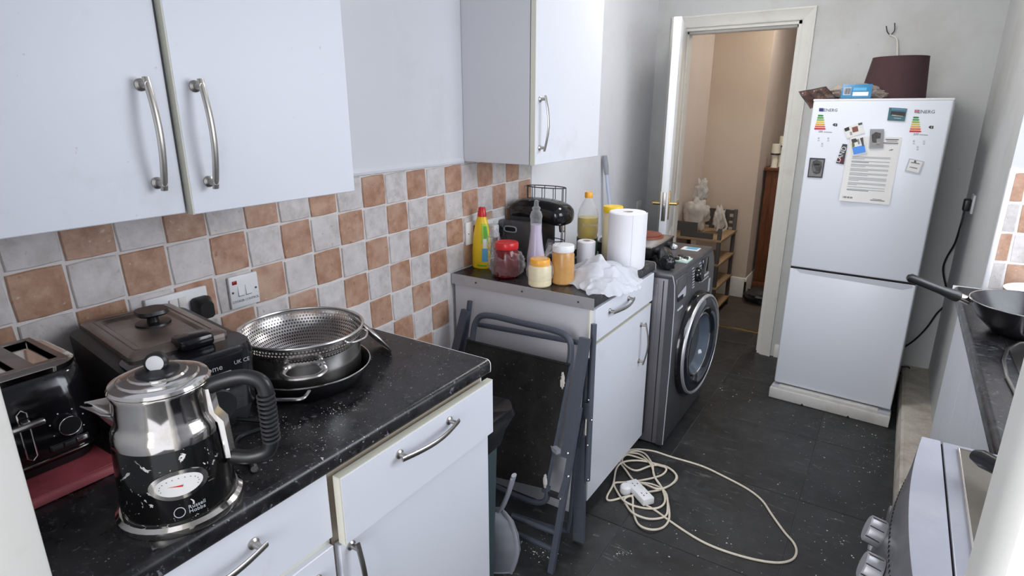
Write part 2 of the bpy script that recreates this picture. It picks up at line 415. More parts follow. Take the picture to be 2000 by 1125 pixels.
# floor
floor = struct('floor', MB().box(-.15, 2.5, -1.6, 3.885, -.08, -.003), M['joint'], 'dark slate-look tiled kitchen floor, dusty and scuffed', 'floor')
tmesh = {}
def slab(x0, x1, y0, y1):
    key = (round(x1-x0, 3), round(y1-y0, 3))
    if key not in tmesh:
        a, b = key; bm = MB().box(0, a, 0, b, -.02, 0).bm()
        bmesh.ops.bevel(bm, geom=[e for e in bm.edges if all(v.co.z > -.001 for v in e.verts)], offset=.0012, segments=1, affect='EDGES')
        tmesh[key] = mesh_of(MB().frombm(bm), 'floor_tile', M['slate'], flat=True)
    o = bpy.data.objects.new('floor_tile', tmesh[key]); COL.objects.link(o); o.parent = floor; o.location = (x0, y0, 0)
xs = [-.15, .195, .745, 1.295, 1.845, 2.5]; ys = [-1.6, -1.3, -.75, -.2, .345, .89, 1.435, 1.98, 2.525, 3.07, 3.615, 3.885]
for i in range(len(xs)-1):
    for j in range(len(ys)-1): slab(xs[i]+.0015, xs[i+1]-.0015, ys[j]+.0015, ys[j+1]-.0015)
# left wall with its tiles
wl = MB().box(-.15, -.005, -1.6, 6.2, 0, H)
wl.box(-.10, .003, -1.6, .62, 1.345, H).box(-.10, .003, .60, 1.98, 1.345, H).box(-.10, .002, 1.979, 4.7, 0, H)
wall_left = struct('wall_left', wl, M['wall'], 'white painted long left wall with checkered tile splashback', 'wall')
part('grout_bed', MB().box(-.01, -.0035, -.2, 1.978, .35, 1.335), M['grout'], wall_left)
def tile_mesh(wd, ht, seed, mat):
    rnd = random.Random(seed); g = .0022; pts = []
    c = [(g, g), (wd-g, g), (wd-g, ht-g), (g, ht-g)]
    for k in range(4):
        a, b = c[k], c[(k+1) % 4]
        for t in (.03, .5):
            pts.append((a[0]+(b[0]-a[0])*t+rnd.uniform(-1, 1)*.0009, a[1]+(b[1]-a[1])*t+rnd.uniform(-1, 1)*.0009))
    n = len(pts); cx, cy = wd/2, ht/2
    ring = lambda k, x: [(x, cx+(p[0]-cx)*k, cy+(p[1]-cy)*k) for p in pts]
    vs = ring(1, -.006)+ring(1, -.0022)+ring(.955, 0)
    fs = [(r*n+i, r*n+(i+1) % n, (r+1)*n+(i+1) % n, (r+1)*n+i) for r in (0, 1) for i in range(n)]+[tuple(2*n+i for i in range(n))]
    return mesh_of(MB().add(vs, fs), 'tile', mat, sharp=20)
TM = {(k, q): tile_mesh(TP, TP, q*5+(k == 'tile_o'), M[k]) for k in ('tile_o', 'tile_w') for q in range(4)}
def place_tile(me, loc, parent, rz=0):
    o = bpy.data.objects.new('tile', me); COL.objects.link(o); o.parent = parent; o.location = loc; o.rotation_euler = (random.uniform(-.004, .004), random.uniform(-.006, .006), rz+random.uniform(-.006, .006))
for i in range(-2, 19):
    for b in range(0, 9):
        if b > 3 and not 6 <= i <= 12: continue
        k = 'tile_o' if (i+b) % 2 else 'tile_w'
        place_tile(TM[(k, random.randrange(4))], (random.uniform(0, .0015), i*TP, Z0-b*TP), wall_left)
struct('trim_1', MB().prism([(0, 1.330), (.007, 1.332), (.009, 1.340), (.004, 1.352), (0, 1.352)], 'y', .60, 1.463), M['wall'], 'thin white painted ledge strip above the wall tiles', 'trim')
# far wall with doorway
OX0, OX1, OZ = .165, .842, 2.008
fwm = MB().box(-.15, OX0, FY, FY+.12, 0, H).box(OX1, 2.5, FY, FY+.12, 0, H).box(OX0, OX1, FY, FY+.12, OZ, H)
wall_far = struct('wall_far', fwm, M['wall_grey'], 'scuffed off-white end wall behind the fridge', 'wall')
def arch(x0, x1, z1, wd, y, sgn):
    mb = MB()
    prof = [(0, 0), (0, .010), (.012, .016), (wd-.016, .019), (wd-.008, .024), (wd, .022), (wd, 0)]
    def strip(a, b, d): # a->b along edge, d = outward direction
        a, b, d = Vector(a), Vector(b), Vector(d); n = len(prof)
        e = (b-a).normalized()
        vs = [a+d*p-e*(p*cut0)+Vector((0, -q*sgn, 0)) for p, q in prof]+[b+d*p+e*(p*cut1)+Vector((0, -q*sgn, 0)) for p, q in prof]
        mb.add(vs, [(i, (i+1) % n, n+(i+1) % n, n+i) for i in range(n)]+[tuple(range(n)), tuple(range(2*n-1, n-1, -1))])
    cut0, cut1 = 0, 1; strip((x0, y, 0), (x0, y, z1), (-1, 0, 0)); strip((x1, y, 0), (x1, y, z1), (1, 0, 0))
    cut0, cut1 = 1, 1; strip((x0, y, z1), (x1, y, z1), (0, 0, 1))
    return mb
struct('trim_2', arch(OX0, OX1, OZ, .066, FY, 1), M['gloss'], 'cream gloss moulded architrave around the hallway doorway', 'door frame')
lin = MB().box(OX0-.004, OX0+.018, FY+.002, FY+.118, 0, OZ).box(OX1-.018, OX1+.004, FY+.002, FY+.118, 0, OZ).box(OX0, OX1, FY+.002, FY+.118, OZ-.018, OZ+.004)
lin.box(OX0+.018, OX0+.03, FY+.045, FY+.118, 0, OZ-.018).box(OX1-.03, OX1-.018, FY+.045, FY+.118, 0, OZ-.018).box(OX0+.018, OX1-.018, FY+.045, FY+.118, OZ-.03, OZ-.018)
struct('trim_3', lin, M['gloss'], 'cream door lining inside the hallway doorway', 'door frame')
struct('baseboard_far', MB().prism([(FY, 0), (FY-.014, 0), (FY-.014, .07), (FY-.006, .085), (FY, .085)], 'x', .93, 1.03), M['gloss'], 'short worn cream skirting beside the fridge', 'baseboard')
# near wall with the doorway the picture is taken from
JX0, JX1, NY = .640, 1.4575, -.2
nw = MB().box(-.15, JX0-.03, NY-.13, NY, 0, H).box(JX1+.03, 2.5, NY-.13, NY, 0, H).box(JX0-.03, JX1+.03, NY-.13, NY, 2.05, H)
struct('wall_near', nw, M['wall'], 'white wall around the doorway in the foreground', 'wall')
nj = MB().rbox(JX0-.03, JX0, NY-.14, NY+.0, 0, 2.05, .004).rbox(JX1, JX1+.03, NY-.14, NY, 0, 2.05, .004).box(JX0, JX1, NY-.14, NY, 2.02, 2.05)
nj.rbox(JX1-.0035, JX1+.01, NY-.053, NY-.030, 0, 2.02, .003)
struct('trim_4', nj, M['gloss'], 'white painted door lining at the left and right picture edges', 'door frame')
# right wall: chunk beside the fridge with a tiled return, window wall beyond the worktop
RX, RY = 1.742, 2.24
wr = MB().box(RX, 2.5, RY+.005, FY+.12, 0, H)
wall_right = struct('wall_right', wr, M['wall_grey'], 'grey-white wall to the right of the fridge', 'wall')
part('grout_bed', MB().box(RX+.011, 2.35, RY-.001, RY+.01, .9, 1.335), M['grout'], wall_right)
part('tile_edge_trim', MB().rbox(RX-.002, RX+.012, RY-.006, RY+.02, .90, 1.340, .003), M['white'], wall_right)
cutt = {k: tile_mesh(.038, TP, 3, M[k]) for k in ('tile_o', 'tile_w')}
for b in range(4):
    z = Z0-b*TP
    place_tile(cutt['tile_w' if b % 2 else 'tile_o'], (RX+.013, RY-.002, z), wall_right, -PI/2)
    for c in range(5):
        place_tile(TM[('tile_w' if (b+c) % 2 == 0 else 'tile_o', random.randrange(4))], (RX+.051+c*TP, RY-.002, z), wall_right, -PI/2)
wx0, wx1 = 2.36, 2.5
WY0, WY1, WZ0, WZ1 = .62, 2.16, 1.10, 2.25
ww = MB().box(wx0, wx1, -.33, WY0, 0, H).box(wx0, wx1, WY1, RY+.006, 0, H).box(wx0, wx1, WY0, WY1, 0, WZ0).box(wx0, wx1, WY0, WY1, WZ1, H)
struct('wall_window', ww, M['wall'], 'white wall with the window above the sink', 'wall')
fr = MB(); e = .055
for a in ((WY0, WY0+e, WZ0, WZ1), (WY1-e, WY1, WZ0, WZ1), (WY0, WY1, WZ0, WZ0+e), (WY0, WY1, WZ1-e, WZ1), ((WY0+WY1)/2-e/2, (WY0+WY1)/2+e/2, WZ0, WZ1)): fr.rbox(2.40, 2.46, *a, .004)
win = struct('window_1', fr, M['white'], 'white framed kitchen window over the sink', 'window')
part('window_sill', MB().rbox(2.30, 2.40, WY0-.03, WY1+.03, WZ0-.025, WZ0, .004), M['white'], win)
for a, b in ((WY0+e, (WY0+WY1)/2-e/2), ((WY0+WY1)/2+e/2, WY1-e)): part('pane', MB().box(2.428, 2.432, a, b, WZ0+e, WZ1-e), M['pane'], win)
struct('ceiling', MB().box(-.15, 2.5, -.33, 6.2, H, H+.1), M['ceil'], 'white kitchen ceiling', 'ceiling')
# pipe boxing along the right wall
bx = MB().box(1.632, RX+.001, .96, FY, 0, .112).prism([(1.632, 0), (1.614, 0), (1.614, .085), (1.620, .095), (1.620, .104), (1.632, .108)], 'y', .96, FY)
struct('trim_5', bx, M['box'], 'dusty cream pipe boxing with skirting along the right wall', 'boxing')
# hallway
struct('hall_floor', MB().box(-.15, 2.5, 3.885, 6.2, -.08, .002), M['carpet'], 'dark brown carpeted hallway floor beyond the doorway', 'floor')
struct('trim_6', MB().rbox(.03, 2.4, 3.872, 3.897, -.01, .006, .002), M['brass'], 'thin brass threshold strip between kitchen tiles and carpet', 'threshold')
struct('wall_hall_back', MB().box(-.15, .475, 4.7, 6.2, 0, H), M['hall_wall'], 'beige hallway wall facing the doorway', 'wall')
struct('wall_hall_side', MB().box(.001, .04, FY+.12, 4.71, 0, H), M['hall_pale'], 'pale pink strip of hallway wall left of the beige wall', 'wall')
struct('wall_hall_end', MB().box(.475, 2.5, 6.1, 6.2, 0, H).box(2.4, 2.5, FY+.12, 6.2, 0, H), M['hall_pale'], 'pale end wall of the hallway behind the candles', 'wall')
sk = MB()
sk.prism([(4.7, 0), (4.684, 0), (4.684, .14), (4.692, .165), (4.7, .17)], 'x', .04, .491)
sk.prism([(.475, 0), (.491, 0), (.491, .14), (.483, .165), (.475, .17)], 'y', 4.684, 6.1)
struct('baseboard_hall', sk, M['gloss'], 'tall cream skirting board around the hallway wall corner', 'baseboard')
part('lit_return', MB().box(.474, .477, 4.703, 6.1, .168, H), M['hall_pale'], bpy.data.objects['wall_hall_back'])  # side face of the beige wall, its stronger light painted as a paler colour
# open door, seen edge on
hx, hy = .178, FY+.002
fx, fy = .353, 2.83
door = thing('door_1', 'white panelled door standing open, seen edge on at the hallway doorway', 'door', (hx, hy, 0)); door['kind'] = 'structure'
DM = basis((hx, hy, 0), (fx-hx, fy-hy, 0), (0, 0, 1)); L = Vector((fx-hx, fy-hy)).length   # local x along the leaf, y up, z = thickness
def loc(mb): return mb.xf(DM)
th = .02
part('leaf', loc(MB().rbox(0, L, .012, 1.985, -th, th, .0025)), M['door_white'], door)
for s in (-1, 1):
    for (a, b) in ((.18, .80), (1.0, 1.86)):
        for (u, v) in ((.09, L/2-.04), (L/2+.04, L-.09)):
            mb = MB(); o = .006; z = s*th
            mb.add([(u, a, z), (v, a, z), (v, b, z), (u, b, z), (u+.012, a+.012, z+s*o), (v-.012, a+.012, z+s*o), (v-.012, b-.012, z+s*o), (u+.012, b-.012, z+s*o)],
                   [(0, 1, 5, 4), (1, 2, 6, 5), (2, 3, 7, 6), (3, 0, 4, 7), (4, 5, 6, 7)])
            part('panel', loc(mb), M['gloss'], door)
    zz = s*(th+.001)
    lp = part('lock_plate', loc(MB().rbox(L-.085, L-.045, .93, 1.09, min(zz, zz+s*.005), max(zz, zz+s*.005), .001)), M['brass'], door)
    lev = MB().tube([(L-.065, 1.02, zz), (L-.065, 1.02, zz+s*.045)], .009, 12).tube(cr([(L-.065, 1.02, zz+s*.045), (L-.10, 1.02, zz+s*.048), (L-.17, 1.018, zz+s*.045)], 4), .008, 10)
    part('lever', loc(lev), M['brass'], door)
part('latch_plate', loc(MB().rbox(L-.0005, L+.0015, .93, 1.09, -.011, .011, .0004).rbox(L, L+.011, 1.0, 1.03, -.006, .006, .002)), M['steel'], door)

# ---------------------------------------------------------------- kitchen units
def bow_handle(parent, a, b, out, name='handle'):
    a, b, out = Vector(a), Vector(b), Vector(out).normalized(); e = (b-a).normalized(); mb = MB(); L = (b-a).length
    side = e.cross(out)
    pts = [a-e*.012+(b-a+e*.024)*t+out*(.021+.016*math.sin(PI*t)) for t in [i/14 for i in range(15)]]
    mb.tube(pts, .0032, 10, r2=.0062, up=out)
    for p in (a, b):
        mb.lathe([(0, 0), (.0105, 0), (.0105, .003), (.006, .006), (.0052, .026), (0, .026)], along(p, p+out), 16)
    return part(name, mb, M['steel'], parent)
def front(parent, name, x0, x1, y0, y1, z0, z1, mat='cab', sgn=1):
    o = part(name, MB().rbox(x0, x1, y0, y1, z0, z1, .0015, 1), M[mat], parent)
    return o
def edge(parent, x0, x1, y0, y1, z0, z1): return part('edge_band', MB().box(x0, x1, y0, y1, z0, z1), M['cream'], parent)
# wall cupboard on the left
c = thing('wall_cupboard', 'large white double-door wall cupboard at upper left with two bow handles', 'cupboard', (0, .2, 1.34))
part('carcass', MB().box(.004, .30, -.195, .612, 1.342, 2.06), M['cab_side'], c)
d = front(c, 'door', .302, .319, -.195, .201, 1.345, 2.06); bow_handle(d, (.319, .158, 1.405), (.319, .158, 1.57), (1, 0, 0))
d = front(c, 'door', .314, .332, .2085, .605, 1.342, 2.06); bow_handle(d, (.332, .245, 1.400), (.332, .245, 1.57), (1, 0, 0))
edge(d, .3135, .3325, .2065, .2088, 1.342, 2.06)
# second wall cupboard
c = thing('wall_cupboard', 'narrow white single-door wall cupboard above the coffee machine', 'cupboard', (0, 1.73, 1.338))
part('carcass', MB().rbox(.004, .298, 1.466, 2.0, 1.338, 2.06, .001, 1), M['cab_side'], c)
d = front(c, 'door', .303, .321, 1.468, 2.002, 1.338, 2.06); bow_handle(d, (.321, 1.499, 1.398), (.321, 1.499, 1.565), (1, 0, 0))
edge(d, .3025, .3215, 1.4655, 1.4685, 1.338, 2.06)
# base unit in the foreground, left
NX = .58
c = thing('base_cupboard', 'white drawer unit below the kettle with a bow handle', 'cupboard', (0, .02, 0))
part('carcass', MB().box(.02, NX, -.198, .238, .1, .868), M['carc'], c)
part('plinth', MB().box(.06, .53, -.198, .238, 0, .1), M['cab_side'], c)
d = front(c, 'drawer', NX+.001, NX+.019, -.19, .237, .722, .866); bow_handle(d, (NX+.019, -.08, .822), (NX+.019, .075, .822), (1, 0, 0))
edge(c, .02, NX+.004, -.19, .239, .70, .721)
d = front(c, 'door', NX+.001, NX+.019, -.19, .236, .105, .703); bow_handle(d, (NX+.019, .19, .50), (NX+.019, .19, .655), (1, 0, 0))
# base unit in the foreground, right
c = thing('base_cupboard', 'white base unit under the worktop end with its drawer slightly pulled out', 'cupboard', (0, .5, 0))
part('carcass', MB().box(.02, NX, .246, .762, .1, .868), M['carc'], c)
part('side_panel', MB().box(.02, NX+.001, .7605, .7655, .0, .868), M['cab'], c)
part('plinth', MB().box(.06, .53, .246, .76, 0, .1), M['cab_side'], c)
d = front(c, 'drawer', .600, .618, .252, .766, .700, .852); bow_handle(d, (.618, .412, .822), (.618, .582, .822), (1, 0, 0))
edge(d, .5995, .6175, .2495, .2525, .70, .8525); edge(d, .5995, .6175, .25, .766, .852, .8545)
d = front(c, 'door', NX+.002, NX+.020, .250, .766, .10, .690); bow_handle(d, (NX+.020, .277, .50), (NX+.020, .277, .675), (1, 0, 0))
# worktop in the foreground
def wtop_prof(x1, back=.0, r=.014):
    p = [(back, WT-.038), (x1-.006, WT-.038), (x1-.001, WT-.034), (x1, WT-.028)]
    for k in range(6):
        a = k/5*PI/2; p.append((x1-r+r*math.cos(a), WT-r+r*math.sin(a)))
    return p+[(back, WT)]
wt = thing('worktop', 'black speckled worktop in the foreground carrying kettle and toaster', 'worktop', (.3, .3, WT))
part('slab', MB().prism(wtop_prof(.613), 'y', -.199, .7625), M['worktop'], wt, sharp=50)
part('edge_strip', MB().prism(wtop_prof(.6135), 'y', .7622, .7645), M['white'], wt, sharp=50)
# far base unit
FY0, FY1 = 1.372, 1.985
c = thing('base_cupboard', 'white base unit behind the folded chair with drawer and door', 'cupboard', (0, 1.68, 0))
part('carcass', MB().box(.02, .585, FY0+.022, FY1-.006, .1, .868), M['cab_side'], c)
part('side_panel', MB().box(.012, .598, FY0+.008, FY0+.0215, .085, .871), M['cab_side'], c)
part('corner_strip', MB().box(.5975, .603, FY0+.006, FY0+.024, .085, .871), M['cream'], c)
part('plinth', MB().box(.06, .54, FY0+.03, FY1-.006, 0, .1), M['cab_side'], c)
d = front(c, 'drawer', .600, .618, FY0+.024, FY1-.012, .742, .866); bow_handle(d, (.618, 1.512, .828), (.618, 1.69, .828), (1, 0, 0))
d = front(c, 'door', .596, .614, FY0+.024, FY1-.012, .085, .725); bow_handle(d, (.614, 1.86, .50), (.614, 1.86, .665), (1, 0, 0))
edge(d, .595, .6145, FY0+.024, FY1-.012, .7245, .728)
wt = thing('worktop', 'short black worktop with metal end strip crowded with jars and bottles', 'worktop', (.3, 1.68, WT))
part('slab', MB().prism(wtop_prof(.618, .001), 'y', FY0+.0025, FY1), M['worktop'], wt, sharp=50)
part('edge_strip', MB().prism([(0.001, WT-.041), (.6195, WT-.041), (.6195, WT+.0008), (.001, WT+.0008)], 'y', FY0-.0005, FY0+.0022), M['alu'], wt)
for x in (.12, .33, .56): part('screw', MB().lathe(cylp(.004, .0015, .0004), along((x, FY0-.0003, WT-.02), (x, FY0-1, WT-.02)), 12), M['ink'], wt)
part('end_band', MB().prism(wtop_prof(.6185, .001), 'y', FY1, FY1+.0018), M['white'], wt, sharp=50)
# right-hand run: units and worktop with sink
c = thing('base_cupboard', 'white sink base unit on the right, with grey tape', 'cupboard', (2.0, 1.6, 0))
part('carcass', MB().box(1.745, 2.35, .935, RY-.004, .125, .868), M['cab_side'], c)
for a, b in ((.94, 1.37), (1.374, 1.80), (1.804, RY-.004)): part('door', MB().rbox(1.69, 1.708, a, b, .135, .866, .0015, 1), M['cab'], c)
part('filler', MB().box(1.708, 1.746, RY-.02, RY-.004, .13, .868), M['cab_side'], c)
part('tape', MB().box(1.6885, 1.6902, 1.80, RY-.01, .20, .235), M['lgrey'], c)
wt = thing('worktop', 'black worktop along the right side holding the wok', 'worktop', (2.0, 1.6, WT))
rp = [(1.662-(x), z) for x, z in wtop_prof(0, -.69)]
part('slab', MB().prism(rp, 'y', .93, RY-.003), M['worktop'], wt, sharp=50)
part('edge_strip', MB().box(1.657, 1.745, RY-.003, RY+.002, WT-.036, WT+.001), M['white'], wt)
sk = thing('sink', 'stainless steel sink drainer set into the right worktop', 'sink', (2.0, 1.3, WT))
so = MB().rbox(1.748, 2.25, 1.02, 1.660, WT+.0003, WT+.004, .0015)
part('drainer', so, M['stain'], sk)
rim = [(1.775, 1.05), (2.22, 1.05), (2.22, 1.64), (1.775, 1.64)]
part('rim', MB().tube(cr([(x, y, WT+.005) for x, y in rim], 6, True), .004, 8, True), M['stain'], sk)
for k in range(7): part('groove', MB().tube([(1.86+k*.05, 1.40, WT+.004), (1.86+k*.05, 1.60, WT+.004)], .0028, 6), M['stain'], sk)
# cooker
c = thing('cooker', 'silver-grey freestanding cooker with curved front panel in lower right corner', 'cooker', (1.8, .62, 0))
yc = .62
arcx = lambda y: .022*((y-yc)/.3)**2
ysamp = [.32+.6*i/24 for i in range(25)]
part('body', MB().box(1.56, 2.15, .323, .917, 0, .885), M['cooker_panel'], c)
part('top_rail', MB().prism([(1.523+arcx(y), y) for y in ysamp]+[(1.5745, .92), (1.5745, .32)], 'z', .884, .91), M['cooker'], c, sharp=50)
part('groove', MB().box(1.574, 1.578, .322, .918, .884, .905), M['void'], c)
part('hob_frame', MB().rbox(1.578, 2.15, .32, .92, .884, .910, .002), M['cooker'], c)
part('hob_lid', MB().rbox(1.602, 2.13, .34, .900, .905, .9135, .003), M['cooker_lid'], c)
part('lid_trim', MB().tube([(1.602, .34, .913), (1.602, .900, .913), (2.13, .900, .913)], .0022, 6), M['stain'], c)
prof = [(1.5235, .9095), (1.519, .903), (1.508, .86), (1.492, .80), (1.482, .755), (1.488, .745), (1.57, .75), (1.57, .905)]
def px_(x, z, y):
    if x > 1.55: return x
    return x+((y-yc)/.3)**2*(.022+(1.523-x)*1.1)
cp = MB(); n = len(prof)
cp.add([(px_(x, z, y), y, z) for y in ysamp for x, z in prof], [(i*n+j, i*n+(j+1) % n, (i+1)*n+(j+1) % n, (i+1)*n+j) for i in range(24) for j in range(n)]+[tuple(range(n)), tuple(24*n+j for j in range(n))])
cpo = part('control_panel', cp, M['cooker_panel'], c, sharp=40)
nrm = Vector((-1, 0, .26)).normalized()
for y in (.68, .575, .47, .365):
    p = Vector((px_(1.498, .825, y)-.001, y, .822))
    k = part('knob', MB().lathe([(0, 0), (.024, 0), (.025, .004), (.0235, .024), (.021, .026), (0, .026)], along(p, p+nrm), 28), M['alu'], c)
    for q in range(8):
        a = q*PI/4; Mx = along(p, p+nrm)
        part('grip_line', MB().box(-.0008, .0008, .0242, .0252, .004, .026).xf(Mx @ R(a)), M['dark'], k)
for y in [.36+.0125*i for i in range(42)]:
    for zz in (.845, .77):
        if min(abs(y-q) for q in (.68, .575, .47, .365)) < .03 and zz < .8: continue
        xx = px_(1.5055 if zz > .8 else 1.4855, zz, y)
        part('vent_slot', MB().box(xx-.0008, xx+.006, y-.0015, y+.0015, zz-.009, zz+.009), M['void'], c)
part('oven_door', MB().rbox(1.515, 1.562, .325, .915, .12, .745, .006), M['cooker_panel'], c)
hd = part('door_handle', MB().rbox(1.492, 1.508, .36, .88, .650, .680, .006), M['cooker'], c)
for y in (.42, .82): part('bracket', MB().box(1.505, 1.518, y-.012, y+.012, .654, .676), M['cooker'], hd)

# ---------------------------------------------------------------- on the foreground worktop
# kettle
KX, KY = .520, .012
k = thing('kettle', 'retro black and chrome kettle with chipped enamel and oval temperature dial', 'kettle', (KX, KY, WT))
K = T(KX, KY, WT+.0005) @ Matrix.Diagonal((1, 1, 1.02, 1))
part('base_ring', MB().lathe([(0, 0), (.090, 0), (.092, .004), (.092, .012), (.086, .017), (0, .017)], K, 48), M['chrome'], k)
part('body', MB().lathe([(0, .017), (.0815, .017), (.083, .022), (.081, .08), (.0785, .128), (.0775, .134)], K, 64), M['kettle'], k)
part('shoulder', MB().lathe([(.0775, .134), (.0778, .140), (.0765, .150), (.0725, .158), (.0695, .163), (.0688, .170), (.0690, .205), (.0705, .209), (.0705, .213), (.068, .214)], K, 64), M['chrome'], k, sharp=60)
lid = part('lid', MB().lathe([(.0695, .213), (.0705, .216), (.068, .2205), (.060, .2235), (.056, .2235), (.054, .2265), (.043, .2285), (.041, .2285), (.039, .231), (0, .233)], K, 64), M['chrome'], k, sharp=25)
part('lid_cap', MB().lathe([(0, .2325), (.031, .2315), (.030, .2345), (.018, .238), (0, .239)], K, 40), M['black'], lid)
# knob: a disc standing on edge, facing the front
fdir = Vector((.78, -.62, .12)).normalized(); kc = Vector((KX, KY, WT+.252))
part('knob', MB().tube([(KX, KY, WT+.236), (KX, KY, WT+.245)], .007, 12).lathe([(0, -.009), (.013, -.009), (.016, -.006), (.0165, 0), (.016, .006), (.013, .0085), (0, .0085)], along(kc, kc+fdir), 28), M['black'], lid)
part('knob_face', MB().lathe([(0, .0086), (.0120, .0086), (.0118, .0100), (0, .0110)], along(kc, kc+fdir), 28), M['white'], lid)
# spout points to the left of the picture, handle to the right
sa = math.radians(226); sd = Vector((math.cos(sa), math.sin(sa), 0)); sp = Vector((-sd.y, sd.x, 0)); O = Vector((KX, KY, WT))
secs = []
for t, rr, z, wdt, dep in ((0, .060, .186, .036, .046), (.3, .074, .187, .031, .038), (.6, .088, .190, .021, .024), (1, .110, .193, .006, .005)):
    cpt = O+sd*rr+Vector((0, 0, z))
    secs.append([cpt+sp*(wdt*math.cos(a))+Vector((0, 0, -dep*math.sin(a)))+sd*(-.012*math.sin(a)) for a in [PI*i/12 for i in range(13)]])
sm = MB(); sm.add([p for s in secs for p in s], [(i*13+j, i*13+j+1, (i+1)*13+j+1, (i+1)*13+j) for i in range(3) for j in range(12)])
inn = MB(); inn.add([p+Vector((0, 0, .0005))-(p-(O+sd*.08+Vector((0, 0, .19))))*.06 for s in secs for p in s], [(i*13+j, i*13+j+1, (i+1)*13+j+1, (i+1)*13+j) for i in range(3) for j in range(12)])
for a_ in (0, 12): sm.tube([s[a_] for s in secs], .0016, 6)
part('spout', sm.join(inn), M['stain'], k, sharp=60)
hd = -sd; hb = math.radians(40); hd = Vector((math.cos(hb), math.sin(hb), 0))
hp = cr([O+hd*.066+Vector((0, 0, .205)), O+hd*.088+Vector((0, 0, .214)), O+hd*.125+Vector((0, 0, .220)), O+hd*.150+Vector((0, 0, .207)), O+hd*.154+Vector((0, 0, .17)), O+hd*.152+Vector((0, 0, .12)), O+hd*.145+Vector((0, 0, .088)), O+hd*.118+Vector((0, 0, .078)), O+hd*.088+Vector((0, 0, .082))], 6)
h = part('handle', MB().tube(hp, .0105, 14, r2=.0125, up=hd.cross(Vector((0, 0, 1)))), M['black'], k)
part('handle_bracket', MB().bar([O+hd*.0685+Vector((0, 0, .207)), O+hd*.0715+Vector((0, 0, .165)), O+hd*.083+Vector((0, 0, .150)), O+hd*.086+Vector((0, 0, .085))], .022, .009, hd), M['chrome'], k)
for i in range(11):
    z = .108+i*.0078; cpt = O+hd*(.1525)+Vector((0, 0, z))
    part('grip_ring', MB().tube([cpt+Vector((.0125*math.cos(a)*hd.x, .0125*math.cos(a)*hd.y, 0))+hd.cross(Vector((0, 0, 1)))*(.0145*math.sin(a)) for a in [2*PI*q/20 for q in range(20)]], .0021, 6, True), M['dark'], h)
# oval dial on the side facing the camera
da = math.radians(-24); dn = Vector((math.cos(da), math.sin(da), .012)).normalized(); dx = Vector((-math.sin(da), math.cos(da), 0))
DMt = basis(O+dn*.0797+Vector((0, 0, .082)), dx, (0, 0, 1))
def bent(tx, size, x0, y0):
    me = text_mesh(tx, size, T(x0, y0, 0), .0004, 'LEFT')
    for v_ in me.vertices: v_.co.z += .0042-v_.co.x**2/(2*.083)
    me.transform(DMt); return me
def oval(rx, ry, z0, z1, n=48):
    def bend(x): return -(x*x)/(2*.083)*.97
    pts = [(rx*math.cos(2*PI*i/n), ry*math.sin(2*PI*i/n)) for i in range(n)]
    m_ = MB(); vs = []
    nr = 6
    for z, outer in ((z0, True), (z1, False)):
        for q in range(nr+1):
            f = q/nr if outer is False else 1
            if outer and q: break
            vs += [(x*f if f else 0, y*f if f else 0, z+bend(x*f)) for x, y in pts] if f else [(0, 0, z)]
    # order: bottom ring (n), centre(1), rings 1..nr
    fs = []
    c0 = n; base = n+1
    for i in range(n): fs.append((c0, base+i, base+(i+1) % n))
    for q in range(nr-1):
        for i in range(n): fs.append((base+q*n+i, base+(q+1)*n+i, base+(q+1)*n+(i+1) % n, base+q*n+(i+1) % n))
    l = base+(nr-1)*n
    for i in range(n): fs.append((i, (i+1) % n, l+(i+1) % n, l+i))
    return m_.add(vs, fs)
bz = part('dial_bezel', oval(.040, .0240, -.002, .0030).xf(DMt), M['chrome'], k, sharp=50)
dial = part('dial_face', oval(.0325, .0175, .0025, .0036).xf(DMt), M['paper'], k, sharp=50)
for i in range(13):
    a = math.radians(200-i*18.5); x, y = .0265*math.cos(a), .0130*math.sin(a)-.001
    part('tick', MB().box(x-.0006, x+.0006, y-.0006, y+.0006, .0034-x*x/(2*.083), .0040-x*x/(2*.083)).xf(DMt), M['ink'], dial)
part('needle', MB().add([(.004, -.003, .0045), (.005, .000, .0045), (-.016, .001, .0028)], [(0, 1, 2)]).xf(DMt), M['red'], dial)
for i_, tx_ in enumerate(('Russell', 'Hobbs')): part('brand_mark', bent(tx_, .0088, .006, -.041-.0075*i_), M['lgrey'], k)
part('brand_emblem', MB().tube([(.0075*math.cos(a)-.006, .0085*math.sin(a)-.045, .0040) for a in [2*PI*q/16 for q in range(16)]], .0007, 5, True).xf(DMt), M['lgrey'], k)
